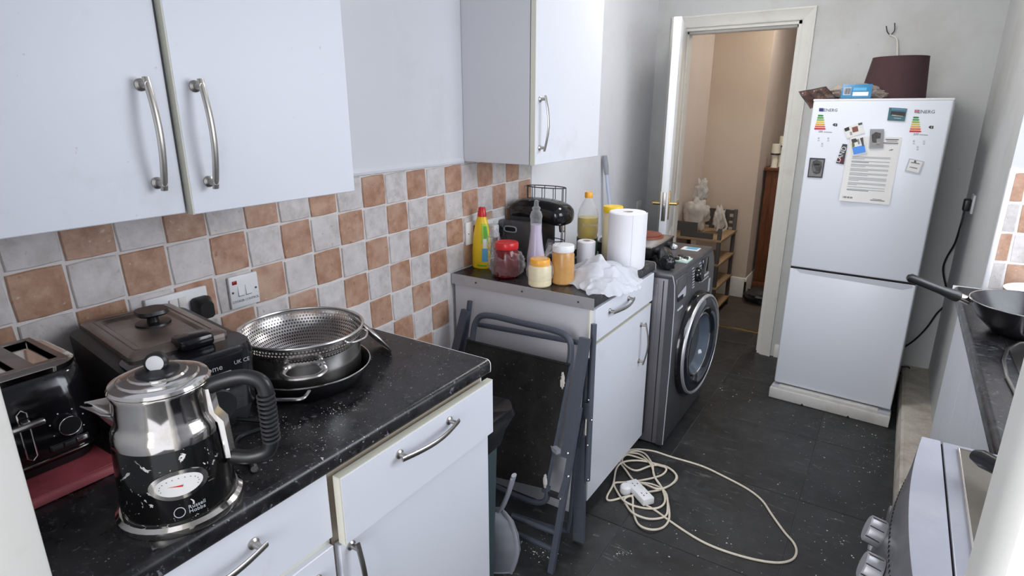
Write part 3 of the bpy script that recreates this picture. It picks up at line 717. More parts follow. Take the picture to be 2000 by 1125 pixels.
# toaster on a pink board
b = thing('chopping_board', 'pink chopping board lying under the toaster', 'board', (.18, -.1, WT))
part('slab', MB().rbox(.06, .325, -.195, .008, WT+.0005, WT+.016, .003), M['pink'], b)
part('edge_strip', MB().rbox(.324, .338, -.195, .010, WT+.0008, WT+.015, .003), M['pinkedge'], b)
t = thing('toaster', 'black four-slice toaster with chrome top rim at left edge', 'toaster', (.17, -.17, WT+.0165))
TX0, TX1, TY0, TY1 = .062, .272, -.192, .018
def rrect(x0, x1, y0, y1, r, n=7):
    pts = []
    for cx, cy, a0 in ((x1-r, y1-r, 0), (x0+r, y1-r, 90), (x0+r, y0+r, 180), (x1-r, y0+r, 270)):
        for i in range(n+1):
            a = math.radians(a0+90*i/n); pts.append((cx+r*math.cos(a), cy+r*math.sin(a)))
    return pts
def loft(layers, cap0=True, cap1=True):     # layers = [(poly, z)]
    m_ = MB(); n = len(layers[0][0]); vs = [(x, y, z) for p, z in layers for x, y in p]; fs = []
    for i in range(len(layers)-1): fs += [(i*n+j, i*n+(j+1) % n, (i+1)*n+(j+1) % n, (i+1)*n+j) for j in range(n)]
    if cap0: fs.append(tuple(range(n-1, -1, -1)))
    if cap1: fs.append(tuple((len(layers)-1)*n+j for j in range(n)))
    return m_.add(vs, fs)
def grow(g, r): return rrect(TX0-g, TX1+g, TY0-g, TY1+g, r)
zb = WT+.0165
part('foot_base', loft([(grow(-.012, .04), zb), (grow(-.008, .045), zb+.018)]), M['black'], t)
part('body', loft([(grow(-.006, .05), zb+.016), (grow(.004, .055), zb+.028), (grow(.006, .058), zb+.06), (grow(.004, .056), zb+.12), (grow(-.006, .05), zb+.165), (grow(-.016, .045), zb+.178)]), M['gblack'], t, sharp=60)
part('trim_line', MB().tube([(x, y, zb+.028) for x, y in grow(.0045, .055)], .0017, 6, True), M['chrome'], t)
part('top_rim', loft([(grow(-.010, .047), zb+.173), (grow(-.009, .047), zb+.182), (grow(-.014, .045), zb+.187), (grow(-.026, .036), zb+.188), (grow(-.026, .036), zb+.180)]), M['chrome'], t, sharp=50)
# top plate with two slots cut out
zt = zb+.189; tp = MB()
sy = [(-.055, -.018), (-.118, -.080), (-.180, -.143)]; sx0, sx1 = .098, .238
yl = [TY0+.026]+[v for p in reversed(sy) for v in p]+[TY1-.026]; xl = [TX0+.024, sx0, sx1, TX1-.024]
yl[0] = min(yl[0], yl[1]-.003)
for i in range(3):
    for j in range(len(yl)-1):
        if i == 1 and j % 2 == 1: continue
        tp.box(xl[i], xl[i+1], yl[j], yl[j+1], zt-.012, zt)
part('top_plate', tp, M['fry_lid'], t, flat=True)
for a, b_ in sy:
    part('slot', MB().box(sx0-.004, sx0, a-.003, b_+.003, zt-.09, zt-.002).box(sx1, sx1+.004, a-.003, b_+.003, zt-.09, zt-.002).box(sx0, sx1, a-.003, a, zt-.09, zt-.002).box(sx0, sx1, b_, b_+.003, zt-.09, zt-.002).box(sx0, sx1, a, b_, zt-.095, zt-.09), M['dark'], t)
    part('guide_wire', MB().tube([(sx0+.02, a+.006, zt-.02), (sx1-.02, a+.006, zt-.02)], .001, 6).tube([(sx0+.05, a+.006, zt-.02), (sx0+.05, a+.006, zt-.06)], .001, 6).tube([(sx1-.04, a+.006, zt-.02), (sx1-.04, a+.006, zt-.06)], .001, 6), M['stain'], t)
for ly in (-.098, -.185):
    fx_ = TX1+.0065
    part('lever_slot', MB().tube([(fx_, ly+dy, zb+z) for dy, z in ((-.007, .045), (-.007, .125), (0, .131), (.007, .125), (.007, .045), (0, .039))], .0013, 6, True), M['chrome'], t)
    lv = part('lever', MB().bar([(fx_, ly, zb+.11), (fx_+.016, ly, zb+.11)], .010, .010, (0, 0, 1)).rbox(fx_+.010, fx_+.024, ly-.024, ly+.024, zb+.104, zb+.114, .004), M['stain'], t)
kp = Vector((TX1+.0055, -.040, zb+.080))
part('dial', MB().lathe([(0, 0), (.017, 0), (.017, .010), (.015, .013), (0, .013)], along(kp, kp+Vector((1, 0, 0))), 28), M['black'], t)
part('dial_ring', MB().tube([(kp.x+.012, kp.y+.0165*math.cos(a), kp.z+.0165*math.sin(a)) for a in [2*PI*q/28 for q in range(28)]], .0008, 5, True), M['chrome'], t)
for i in range(6):
    a = math.radians(-30+i*48); part('dial_mark', MB().lathe(cylp(.0013, .001, .0002), along((kp.x-.0002, kp.y+.026*math.cos(a), kp.z+.026*math.sin(a)), (9, kp.y, kp.z)), 8), M['white'], t)
part('button_panel', MB().rbox(TX1+.004, TX1+.0085, -.073, -.014, zb+.040, zb+.052, .001), M['black'], t)
for i in range(3): part('button', MB().rbox(TX1+.0075, TX1+.0105, -.071+i*.019, -.055+i*.019, zb+.042, zb+.050, .001), M['stain'] if i == 2 else M['dark'], t)
# deep fat fryer
fry = thing('deep_fryer', 'black deep fat fryer with greasy brown metal lid behind the kettle', 'fryer', (.18, .18, WT))
FR = T(.183, .166, WT) @ R(math.radians(-7))
fz = .178
fb = loft([(rrect(-.15, .165, -.100, .105, .02), .0005), (rrect(-.155, .175, -.108, .112, .025), .03), (rrect(-.158, .180, -.112, .116, .03), fz-.02), (rrect(-.158, .180, -.112, .116, .03), fz-.004), (rrect(-.150, .170, -.104, .108, .03), fz)])
part('body', fb.xf(FR), M['dark'], fry, sharp=50)
ap = loft([(rrect(.100, .205, -.105, .112, .04), .05), (rrect(.10, .212, -.108, .116, .04), fz-.015), (rrect(.10, .208, -.104, .112, .04), fz+.003)])
part('control_housing', ap.xf(FR), M['gblack'], fry, sharp=50)
ld = loft([(rrect(-.150, .140, -.088, .092, .012), fz), (rrect(-.150, .140, -.088, .092, .012), fz+.010), (rrect(-.143, .133, -.081, .085, .012), fz+.014), (rrect(-.118, .108, -.060, .064, .012), fz+.014), (rrect(-.112, .102, -.054, .058, .012), fz+.009)])
ldo = part('lid', ld.xf(FR), M['fry_lid'], fry, sharp=30)
part('lid_ridge', MB().tube([(x, y, fz+.0135) for x, y in rrect(-.128, .118, -.069, .073, .012)], .002, 6, True).xf(FR), M['fry_lid'], ldo)
kn = MB().lathe([(0, .009), (.034, .009), (.033, .013), (.012, .014), (.010, .026), (.012, .031)], T(-.035, .015, fz), 28)
kn.join(loft([(rrect(-.060, -.008, -.012, .042, .02), fz+.030), (rrect(-.064, -.004, -.016, .046, .022), fz+.034), (rrect(-.062, -.006, -.014, .044, .021), fz+.041)]))
part('lid_knob', kn.xf(FR), M['black'], ldo, sharp=50)
vw = MB().rbox(.115, .165, -.010, .055, fz+.002, fz+.026, .008)
part('window', vw.xf(FR), M['gblack'], fry)
part('control_dial', MB().lathe(cylp(.034, .012, .002), FR @ along((.2105, .02, .075), (1, .02, .075)), 32), M['black'], fry)
lbM = FR @ basis((.2125, .01, 0), (0, 1, 0), (0, 0, 1))
part('label_print', text_mesh('home', .016, lbM @ T(.012, .150, 0)), M['lgrey'], fry)
part('label_print', text_mesh('UK CE', .011, lbM @ T(.068, .150, 0)), M['lgrey'], fry)
for i in range(7):
    part('label_print', MB().box(-.008, .045-.012*((i*3) % 4)/3, .136-i*.006, .1385-i*.006, -.0003, .0003).xf(lbM), M['lgrey'], fry)
part('cord', MB().tube(cr([(.375, .205, WT+.02), (.41, .24, WT+.008), (.43, .23, WT+.006), (.42, .18, WT+.006), (.46, .145, WT+.006), (.52, .14, WT+.006)], 6), .0045, 8), M['black'], fry)
part('cord_end', MB().tube([(.52, .14, WT+.007), (.545, .128, WT+.008)], .0065, 10), M['stain'], fry)
# stacked pans and colander
PX, PY = .305, .432
pn = thing('frying_pan', 'black shallow pan with wire handle at the bottom of the stack', 'pan', (PX, PY, WT))
PT = T(PX+.012, PY-.002, WT+.0006)
part('pan_body', MB().lathe([(0, 0), (.112, 0), (.124, .004), (.144, .040), (.1465, .046), (.143, .046), (.121, .008), (0, .005)], PT, 56), M['nonstick'], pn, sharp=50)
part('rim', MB().tube([PT @ Vector((.1455*math.cos(a), .1455*math.sin(a), .0465)) for a in [2*PI*q/56 for q in range(56)]], .0018, 6, True), M['stain'], pn)
hA = math.radians(-58)
part('handle', MB().tube(cr([PT @ Vector((.144*math.cos(hA+s), .144*math.sin(hA+s), .040)) if e_ else PT @ Vector((.166*math.cos(hA+s), .166*math.sin(hA+s), .034)) for s, e_ in ((-.36, 1), (-.27, 0), (-.1, 0), (.1, 0), (.27, 0), (.36, 1))], 5), .0042, 8), M['stain'], pn)
po = thing('saucepan', 'stainless steel two-handled pot standing in the black pan', 'pan', (PX, PY, WT+.006))
PT2 = T(PX, PY, WT+.0062)
part('pot_body', MB().lathe([(0, 0), (.110, 0), (.120, .004), (.1285, .016), (.1305, .03), (.1318, .100), (.1355, .104), (.1355, .107), (.1305, .107), (.1290, .100), (.126, .012), (0, .005)], PT2, 64), M['stain'], po, sharp=40)
for hA in (math.radians(-38), math.radians(142)):
    pts = cr([PT2 @ Vector((r_*math.cos(hA+s), r_*math.sin(hA+s), z)) for s, r_, z in ((-.31, .131, .074), (-.29, .150, .072), (-.14, .167, .070), (.14, .167, .070), (.29, .150, .072), (.31, .131, .074))], 5)
    part('handle', MB().tube(pts, .0045, 8, r2=.007, up=(0, 0, 1)), M['stain'], po)
    for s in (-.31, .31): part('rivet', MB().lathe([(0, 0), (.007, 0), (.005, .004), (0, .005)], along(PT2 @ Vector((.1312*math.cos(hA+s), .1312*math.sin(hA+s), .078)), PT2 @ Vector((9*math.cos(hA+s), 9*math.sin(hA+s), .078))), 12), M['stain'], po)
cl = thing('colander', 'punched stainless steel colander resting in the pot', 'colander', (PX, PY, WT+.08))
CT = T(PX+.008, PY-.004, WT+.0)
def bowl(u, v):     # v: 0 rim .. 1 bottom
    th_ = v*PI/2; rr = .137*max(0, math.cos(th_))**.9 if v < 1 else 0; return rr, .136-.085*math.sin(th_)
cb = MB(); NU, NV = 110, 13
def bpnt(u, v):
    rr, z = bowl(u, v); a = 2*PI*u; return CT @ Vector((rr*math.cos(a), rr*math.sin(a), z))
for j in range(NV):
    v0, v1 = .05+.73*j/NV, .05+.73*(j+1)/NV
    for i in range(NU):
        u0, u1 = (i+.5*(j % 2))/NU, (i+1+.5*(j % 2))/NU; um, vm = (u0+u1)/2, (v0+v1)/2
        o8 = [(u0, v0), (um, v0), (u1, v0), (u1, vm), (u1, v1), (um, v1), (u0, v1), (u0, vm)]
        i8 = [(um+(u1-u0)*.33*math.cos(a), vm+(v1-v0)*.33*math.sin(a)) for a in [math.radians(225+45*q) for q in range(8)]]
        vs = [bpnt(*p) for p in o8]+[bpnt(*p) for p in i8]
        cb.add(vs, [(q, (q+1) % 8, 8+(q+1) % 8, 8+q) for q in range(8)])
part('punched_bowl', cb, M['stain'], cl, flat=True)
cs = MB()
for va, vb in ((0, .05), (.78, .9), (.9, .999)): cs.grid(lambda u, v, va=va, vb=vb: bpnt(u, va+(vb-va)*v), 60, 2)
part('solid_bands', cs, M['stain'], cl)
part('rim', MB().tube([CT @ Vector((.1385*math.cos(a), .1385*math.sin(a), .1358)) for a in [2*PI*q/64 for q in range(64)]], .0034, 8, True), M['stain'], cl)
for hA in (math.radians(18), math.radians(198)):
    part('handle', MB().tube(cr([CT @ Vector((r_*math.cos(hA+s), r_*math.sin(hA+s), z)) for s, r_, z in ((-.30, .134, .130), (-.24, .152, .126), (0, .160, .124), (.24, .152, .126), (.30, .134, .130))], 5), .0026, 8), M['stain'], cl)
# glass lid leaning behind the pot
lp = Vector((.275, .585, WT+.055)); 
gl = thing('pan_lid', 'glass pan lid with steel rim tucked behind the pots', 'lid', (.275, .585, WT))
LT = along((.322, .628, WT+.0585), (.322+.28, .628+.72, WT+.0585+.62))
part('glass_disc', MB().lathe([(0, .010), (.04, .007), (.072, 0), (.072, -.001), (.04, .006), (0, .009)], LT, 40), M['smoke'], gl)
part('rim', MB().tube([LT @ Vector((.073*math.cos(a), .073*math.sin(a), 0)) for a in [2*PI*q/48 for q in range(48)]], .0028, 8, True), M['stain'], gl)
# wall sockets and switches
def plate(name, label, y0, y1, z0, z1, t=.009):
    o = thing(name, label, 'socket' if 'socket' in name else 'switch', (0, (y0+y1)/2, z0))
    part('face_plate', MB().rbox(.0005, t, y0, y1, z0, z1, .003), M['white'], o); return o
s = plate('double_socket', 'white double wall socket behind the fryer with black plugs', .238, .386, 1.022, 1.108, .011)
part('switch', MB().rbox(.0105, .0145, .290, .308, 1.072, 1.094, .001), M['offw'], s); part('switch', MB().rbox(.0105, .0145, .312, .330, 1.072, 1.094, .001), M['offw'], s)
def plug(name, label, x, y, z, d=1):
    p = thing(name, label, 'plug', (x, y, z))
    m_ = loft([(rrect(-.024, .024, -.020, .027, .012), .0), (rrect(-.025, .025, -.021, .028, .013), .010), (rrect(-.020, .020, -.020, .022, .012), .020), (rrect(-.017, .017, -.024, .016, .010), .032)])
    Mx = basis((x, y, z), (0, 1, 0), (0, 0, 1)); part('plug_body', m_.xf(Mx), M['black'], p, sharp=50)
    part('cord', MB().tube(cr([(x+.012, y, z-.018), (x+.012, y, z-.035), (x+.014, y-.01, z-.06), (x+.010, y-.02, z-.10)], 5), .0036, 8), M['black'], p)
plug('power_plug', 'black plug in the right half of the double socket', .0115, .363, 1.058)
plug('power_plug', 'black plug in the left half of the double socket, mostly behind the fryer lid', .0115, .262, 1.052)
s = plate('cooker_switch', 'white cooker control switch with small red neon by the colander', .446, .530, 1.025, 1.112)
part('neon', MB().rbox(.0085, .0105, .455, .468, 1.090, 1.100, .0008), M['redsw'], s)
for y in (.469, .491): part('rocker', MB().prism([(.0085, 1.058), (.0125, 1.058), (.0095, 1.085), (.0085, 1.085)], 'y', y, y+.015), M['white'], s); 
for y in (.469, .491): part('rocker_gap', MB().box(.0088, .0094, y-.001, y+.016, 1.0555, 1.0572), M['ink'], s)
for y in (.454, .521): part('screw', MB().lathe(cylp(.003, .001, .0003), along((.0088, y, 1.069), (9, y, 1.069)), 10), M['ink'], s)
part('lettering', text_mesh('COOKER CONTROL', .0085, basis((.0092, .488, 1.043), (0, 1, 0), (0, 0, 1))), M['ink'], s)

# ---------------------------------------------------------------- on the short worktop
def jar(name, label, cat, x, y, parts, z=WT, group=None):
    o = thing(name, label, cat, (x, y, z), 0, group); B = T(x, y, z+.0006)
    for nm, prof, mat in parts: part(nm, MB().lathe(prof, B, 36), M[mat], o, sharp=40)
    return o
# yellow cleaner bottle
yb = thing('cleaner_bottle', 'yellow cream-cleaner bottle with red cap against the tiles', 'bottle', (.048, 1.508, WT))
YB = T(.048, 1.508, WT+.0006) @ R(math.radians(8), 'Z') @ Matrix.Shear('XY', 4, (.03, .0)) 
def ell(rx, ry, n=28): return [(rx*math.cos(2*PI*i/n), ry*math.sin(2*PI*i/n)) for i in range(n)]
part('bottle_body', loft([(ell(.036, .020), 0), (ell(.039, .023), .006), (ell(.040, .024), .07), (ell(.037, .022), .13), (ell(.028, .019), .18), (ell(.020, .015), .208), (ell(.018, .014), .212)]).xf(YB), M['yellow'], yb, sharp=60)
part('cap', loft([(ell(.0185, .0155), .211), (ell(.0185, .0155), .218), (ell(.014, .012), .246), (ell(.012, .010), .2485)]).xf(YB), M['red'], yb, sharp=50)
def patch(mb_rows, z0, z1, a0, a1, mat, name, off=.0006):
    g = MB()
    def rad(z):
        pts = ((0, .036, .020), (.006, .039, .023), (.07, .040, .024), (.13, .037, .022), (.18, .028, .019), (.208, .020, .015))
        for (za, ax, ay), (zb_, bx, by) in zip(pts, pts[1:]):
            if za <= z <= zb_: t_ = (z-za)/(zb_-za); return ax+(bx-ax)*t_, ay+(by-ay)*t_
        return .02, .015
    g.grid(lambda u, v: YB @ Vector(((rad(z0+(z1-z0)*v)[0]+off)*math.cos(math.radians(a0+(a1-a0)*u)), (rad(z0+(z1-z0)*v)[1]+off)*math.sin(math.radians(a0+(a1-a0)*u)), z0+(z1-z0)*v)), 10, 8)
    part(name, g, M[mat], yb, sharp=60)
patch(None, .105, .185, -75, -15, 'lime', 'label_print'); patch(None, .115, .175, -60, -25, 'green', 'label_print', .0009)
patch(None, .03, .085, -70, -28, 'sky', 'label_print'); patch(None, .086, .125, -64, -38, 'paper', 'label_print', .0013); patch(None, .010, .017, -100, -35, 'green', 'label_print')
# red-lidded jar in clear bag
rj = jar('sauce_jar', 'dark red sauce jar with red lid wrapped in a clear bag', 'jar', .206, 1.458, [
    ('jar_body', [(0, 0), (.044, 0), (.050, .006), (.052, .03), (.050, .075), (.046, .098), (.040, .110), (0, .110)], 'jar_red'),
    ('lid', [(.0, .110), (.0445, .110), (.0455, .113), (.0455, .131), (.0435, .135), (.034, .136), (.032, .133), (0, .133)], 'red')])
part('plastic_bag', lump((.206, 1.458, WT+.053), (.074, .066, .058), .16, 2.6, 3, 48, 28, True, WT+.0008), M['film'], rj, sharp=80)
part('bag_neck', lump((.135, 1.475, WT+.12), (.026, .022, .05), .5, 2.4, 5, 28, 18), M['film'], rj, sharp=80)
# cream jar with yellow lid in a knotted bag
cj = jar('spread_jar', 'pale cream spread jar with orange lid inside a knotted clear bag', 'jar', .378, 1.418, [
    ('jar_body', [(0, 0), (.038, 0), (.0425, .005), (.0425, .07), (.038, .078), (0, .078)], 'cream_food'),
    ('lid', [(0, .078), (.0365, .078), (.0372, .081), (.0372, .098), (.035, .101), (0, .101)], 'orange')])
part('plastic_bag', lump((.378, 1.418, WT+.054), (.050, .049, .057), .07, 2.4, 9, 40, 24, True, WT+.0008), M['film'], cj, sharp=80)
bt = MB()
for i in range(7):
    a = -.5+i*.2; b0 = Vector((.395, 1.425, WT+.108)); tip = b0+Vector((.035+.028*math.sin(a*2), .02*math.cos(i), .05+.012*math.cos(i*2)))
    bt.grid(lambda u, v, b0=b0, tip=tip, i=i: b0+(tip-b0)*v+Vector((.010*(u-.5)*(1+2*v)*math.cos(i*1.3), .012*(u-.5)*(1+2*v)*math.sin(i*1.3)+.004*math.sin(v*7+i), .003*math.sin(u*6+i))), 4, 6)
part('bag_knot', bt, M['film'], cj, sharp=80)
# peanut butter
jar('peanut_butter_jar', 'brown peanut butter jar with white screw lid', 'jar', .4345, 1.49, [
    ('jar_body', [(0, 0), (.036, 0), (.041, .005), (.042, .06), (.041, .110), (.036, .122), (0, .122)], 'peanut'),
    ('lid', [(0, .122), (.0395, .122), (.0402, .125), (.0402, .142), (.038, .1455), (.030, .1465), (0, .146)], 'white')])
# spray bottle with pale lilac liquid
sb = jar('squeeze_bottle', 'tall clear squeeze bottle of pale lilac liquid in front of the coffee machine', 'bottle', .252, 1.60, [
    ('liquid', [(0, .002), (.034, .002), (.036, .006), (.034, .06), (.027, .10), (.021, .155), (.021, .185), (0, .185)], 'lav'),
    ('bottle_wall', [(0, 0), (.036, 0), (.038, .006), (.036, .06), (.029, .10), (.023, .155), (.0225, .205), (.025, .218), (.020, .235), (.013, .242)], 'glass'),
    ('nozzle', [(.013, .240), (.0165, .246), (.0165, .252), (.010, .257), (.008, .276), (.0055, .281), (0, .281)], 'glass')])
# oil bottle
ob = jar('oil_bottle', 'sunflower oil bottle with yellow cap beside the coffee machine', 'bottle', .318, 1.932, [
    ('oil', [(0, .002), (.042, .002), (.044, .008), (.044, .08), (.041, .092), (.044, .104), (.044, .172), (0, .172)], 'oil'),
    ('bottle_wall', [(0, 0), (.043, 0), (.0455, .008), (.0455, .08), (.0425, .092), (.0455, .104), (.0455, .18), (.040, .205), (.026, .235), (.0155, .250), (.015, .258)], 'glass'),
    ('cap', [(.0165, .256), (.0172, .258), (.0172, .277), (.015, .280), (0, .280)], 'orange'),
    ('label', [(.0458, .010), (.0462, .010), (.0462, .082), (.0458, .082)], 'label_green')])
part('label_lettering', text_mesh('Sunflower', .020, basis((.318+.0335, 1.932-.033, WT+.145), (.70, .71, 0), (0, 0, 1))), M['cream'], ob)
# toilet roll and kitchen roll
def roll(name, label, x, y, r, h, core):
    o = thing(name, label, 'paper roll', (x, y, WT)); B = T(x, y, WT+.0006)
    part('tissue', MB().lathe([(core, .0), (r-.001, 0), (r, .001), (r, h-.004), (r-.004, h), (core, h), (core, 0)], B, 48), M['tissue'], o, sharp=40)
    part('core', MB().lathe([(core-.0012, .001), (core-.0012, h-.002), (core, h-.002), (core, .001)], B, 28), M['carc'], o)
    return o
tr = roll('toilet_roll', 'small white toilet roll standing in front of the oil bottle', .378, 1.80, .038, .098, .016)
kr = roll('kitchen_roll', 'tall white kitchen paper roll at the worktop corner', .536, 1.842, .0745, .228, .021)
part('loose_sheet', MB().grid(lambda u, v: Vector((.536+.0755*math.cos(-.9+1.5*u), 1.842+.0755*math.sin(-.9+1.5*u), WT+.004+.222*v)) if u < .9 else Vector((.536+.079*math.cos(-.9+1.5*u), 1.842+.079*math.sin(-.9+1.5*u), WT+.004+.222*v)), 20, 4), M['tissue'], kr)
# jar with yellow lid behind the kitchen roll
jar('yellow_lid_jar', 'glass jar with yellow lid peeking out behind the kitchen roll', 'jar', .432, 1.935, [
    ('jar_body', [(0, 0), (.038, 0), (.041, .006), (.041, .19), (.036, .203), (0, .203)], 'cream_food'),
    ('lid', [(0, .204), (.0415, .204), (.0425, .207), (.0425, .226), (.040, .229), (0, .229)], 'yellow')])
# white carrier bag heap
cbag = thing('carrier_bag', 'crumpled white plastic carrier bag spilling over the worktop edge', 'bag', (.52, 1.55, WT))
def bagf(cx, cy, rx, ry, hh, seed):
    def f(u, v):
        a_, b_ = (u-.5)*2, (v-.5)*2; x, y = a_*math.sqrt(1-b_*b_/2), b_*math.sqrt(1-a_*a_/2); rr = math.sqrt(x*x+y*y); k_ = 1+.30*noise.noise(Vector((math.atan2(y, x)*1.4, seed, 0)))
        px, py = cx+rx*x*k_, cy+ry*y*k_
        q = Vector((px*11, py*11, seed*3.3)); n1 = 1-abs(noise.noise(q))*2.2; n2 = 1-abs(noise.noise(q*2.1))*2.0
        env = max(0, 1-rr**1.15)
        z = WT+.0015+hh*env*(.55+.36*n1+.12*n2)+.010*max(0, n2)*(1-env)
        z = max(z, WT+.0012)
        if px > .626: z -= min(.020, (px-.626)*1.0)
        return Vector((px, py, z))
    return f
part('bag_film', MB().grid(bagf(.525, 1.612, .145, .172, .100, 1.7), 70, 70), M['carrier'], cbag, sharp=180)
part('bag_fold', MB().grid(bagf(.590, 1.595, .088, .200, .066, 4.2), 54, 54).xf(T(0, 0, .004)), M['carrier'], cbag, sharp=180)
# coffee machine
cm = thing('coffee_machine', 'black capsule coffee machine with smoked water tank', 'coffee machine', (.15, 1.80, WT))
part('column', MB().rbox(.030, .190, 1.735, 1.885, WT+.0006, WT+.20, .03, 4), M['black'], cm, sharp=60)
part('base', MB().rbox(.030, .300, 1.74, 1.88, WT+.0004, WT+.030, .012, 3), M['black'], cm, sharp=60)
hp_ = []
for t_ in [i/20 for i in range(21)]:
    x = .012+.285*t_; zc = WT+.197+.014*math.sin(PI*t_)-.010*t_; hh = .050*(max(.02, 1-(2*t_-1)**6))**.5; ww_ = .078*(max(.02, 1-(2*t_-1)**8))**.5
    hp_.append([(x, 1.81+ww_*math.copysign(abs(math.cos(a))**.75, math.cos(a)), zc+hh*math.copysign(abs(math.sin(a))**.8, math.sin(a))) for a in [2*PI*q/28 for q in range(28)]])
hm = MB().add([p for r_ in hp_ for p in r_], [(i*28+j, i*28+(j+1) % 28, (i+1)*28+(j+1) % 28, (i+1)*28+j) for i in range(20) for j in range(28)]+[tuple(range(28)), tuple(20*28+j for j in range(28))])
part('head', hm, M['gblack'], cm, sharp=60)
tk = part('water_tank', MB().rbox(.006, .200, 1.690, 1.738, WT+.002, WT+.168, .012, 3), M['smoke'], cm)
part('tank_grip', MB().tube([(.072+.030*math.copysign(abs(math.cos(a))**.6, math.cos(a)), 1.689, WT+.132+.012*math.copysign(abs(math.sin(a))**.6, math.sin(a))) for a in [2*PI*q/28 for q in range(28)]], .003, 8, True), M['grey'], tk)
part('grip_recess', MB().rbox(.045, .100, 1.6885, 1.692, WT+.122, WT+.142, .001), M['void'], tk)
part('nozzle', MB().lathe([(0, 0), (.011, 0), (.013, .012), (.015, .034), (0, .034)], T(.262, 1.80, WT+.122), 20), M['chrome'], cm)
part('lid_badge', MB().tube([(.150+.026*math.cos(a), 1.755+.010*math.sin(a), WT+.2515-.004*math.sin(a)) for a in [2*PI*q/24 for q in range(24)]], .0008, 5, True), M['grey'], cm)
part('drip_tray', MB().rbox(.200, .305, 1.75, 1.87, WT+.030, WT+.040, .004), M['stain'], cm)
# wire capsule rack
rk = thing('wire_rack', 'black wire rack standing behind the coffee machine', 'rack', (.10, 1.93, WT))
def rr_(a, s=1): return Vector((.105+.098*s*math.cos(a), 1.935+.042*s*math.sin(a), 0))
for z in (.288, .05, .006): part('hoop', MB().tube([rr_(2*PI*q/40)+Vector((0, 0, WT+z)) for q in range(40)], .0022, 6, True), M['black'], rk)
for q in range(11):
    p = rr_(2*PI*(q+.3)/11); part('upright', MB().tube([p+Vector((0, 0, WT+.005)), p+Vector((0, 0, WT+.288))], .0019, 6), M['black'], rk)
# switches beside the cleaner bottle
s = plate('cooker_switch', 'white wall switch with red rocker half behind the yellow bottle', 1.464, 1.550, 1.005, 1.098)
part('rocker', MB().prism([(.0085, 1.035), (.0135, 1.035), (.010, 1.080), (.0085, 1.080)], 'y', 1.512, 1.536), M['redsw'], s)
part('screw', MB().lathe(cylp(.003, .001, .0003), along((.0088, 1.480, 1.05), (9, 1.48, 1.05)), 10), M['ink'], s)
s = plate('double_socket', 'white wall socket between the yellow bottle and coffee machine', 1.600, 1.746, 1.000, 1.088)
part('switch', MB().rbox(.0085, .012, 1.655, 1.672, 1.055, 1.076, .001), M['offw'], s)
plug('power_plug', 'black plug beside the coffee machine', .0095, 1.662, 1.035)
ad = thing('adapter_plug', 'white plug adapter beside the yellow cleaner bottle', 'plug', (.0095, 1.615, 1.02))
part('adapter_body', MB().rbox(.0095, .055, 1.598, 1.634, 1.015, 1.072, .008, 3), M['white'], ad)
# ---------------------------------------------------------------- washing machine
WX, WY0_, WY1_ = .690, 2.048, 2.690
w_ = thing('washing_machine', 'graphite grey front-loading washing machine with big round door', 'washing machine', (.39, 2.35, 0))
part('body', MB().rbox(.10, WX-.03, WY0_, WY1_, .012, .828, .008), M['wm'], w_)
for x in (.15, .62):
    for y in (WY0_+.05, WY1_-.05): part('foot', MB().lathe(cylp(.02, .014, .001), T(x, y, 0), 14), M['black'], w_)
sp_ = part('side_panel', MB().rbox(.16, WX-.075, WY0_-.004, WY0_+.004, .07, .80, .003), M['wm'], w_)
part('side_groove', MB().box(WX-.054, WX-.050, WY0_-.0005, WY0_+.004, .02, .815), M['void'], w_)
part('ridge', MB().tube(cr([(.585, WY0_-.006, .06), (.585, WY0_-.006, .30), (.585, WY0_-.006, .62), (.580, WY0_-.006, .70), (.555, WY0_-.006, .735), (.30, WY0_-.006, .74)], 5), .013, 10), M['dark'], w_)
part('top_cover', MB().rbox(.095, WX-.012, WY0_-.002, WY1_+.002, .822, .850, .008), M['wm_front'], w_)
fp = MB(); pf = [(WX-.032, .012), (WX-.004, .014), (WX, .03), (WX+.004, .40), (WX+.002, .70), (WX-.004, .80), (WX-.016, .842), (WX-.032, .845)]
fp.prism(pf, 'y', WY0_, WY1_)
part('front_panel', fp, M['wm_front'], w_, sharp=25)
part('front_edge', MB().tube([(WX+.001, WY0_+.001, .02), (WX+.0045, WY0_+.001, .40), (WX+.0025, WY0_+.001, .70), (WX-.0035, WY0_+.001, .80), (WX-.015, WY0_+.001, .842)], .0022, 6), M['lgrey'], w_)
DC = Vector((WX+.002, 2.385, .425)); DX = Vector((1, -.06, .0))
AM = along(DC, DC+DX) @ Matrix.Diagonal((1.14, 1.14, 1.15, 1))
dr = part('door', MB().lathe([(.230, -.012), (.230, .012), (.227, .030), (.216, .040), (.208, .038)], AM, 64), M['gblack'], w_, sharp=50)
part('door_ring', MB().lathe([(.220, .034), (.2205, .041), (.216, .0465), (.211, .0465), (.208, .041)], AM, 64), M['alu'], dr, sharp=50)
part('door_glass', MB().lathe([(.208, .042), (.190, .050), (.165, .050), (.150, .042), (.142, .030)], AM, 64), M['wm_door'], dr, sharp=60)
part('door_bowl', MB().lathe([(.142, .028), (.135, .034), (.127, .030), (.118, .008), (.100, -.010), (.06, -.018), (0, -.02)], AM, 56), P('porthole_glass', (.10, .13, .17), .07, 0, coat=.5), dr, sharp=60)
part('inner_ring', MB().lathe([(.140, .030), (.1395, .0345), (.134, .036), (.131, .033)], AM, 56), M['chrome'], dr, sharp=60)
def wf(z, d=0):      # front x at height
    for (xa, za), (xb, zb_) in zip(pf[1:], pf[2:]):
        if za <= z <= zb_: return xa+(xb-xa)*(z-za)/(zb_-za)+d
    return WX+d
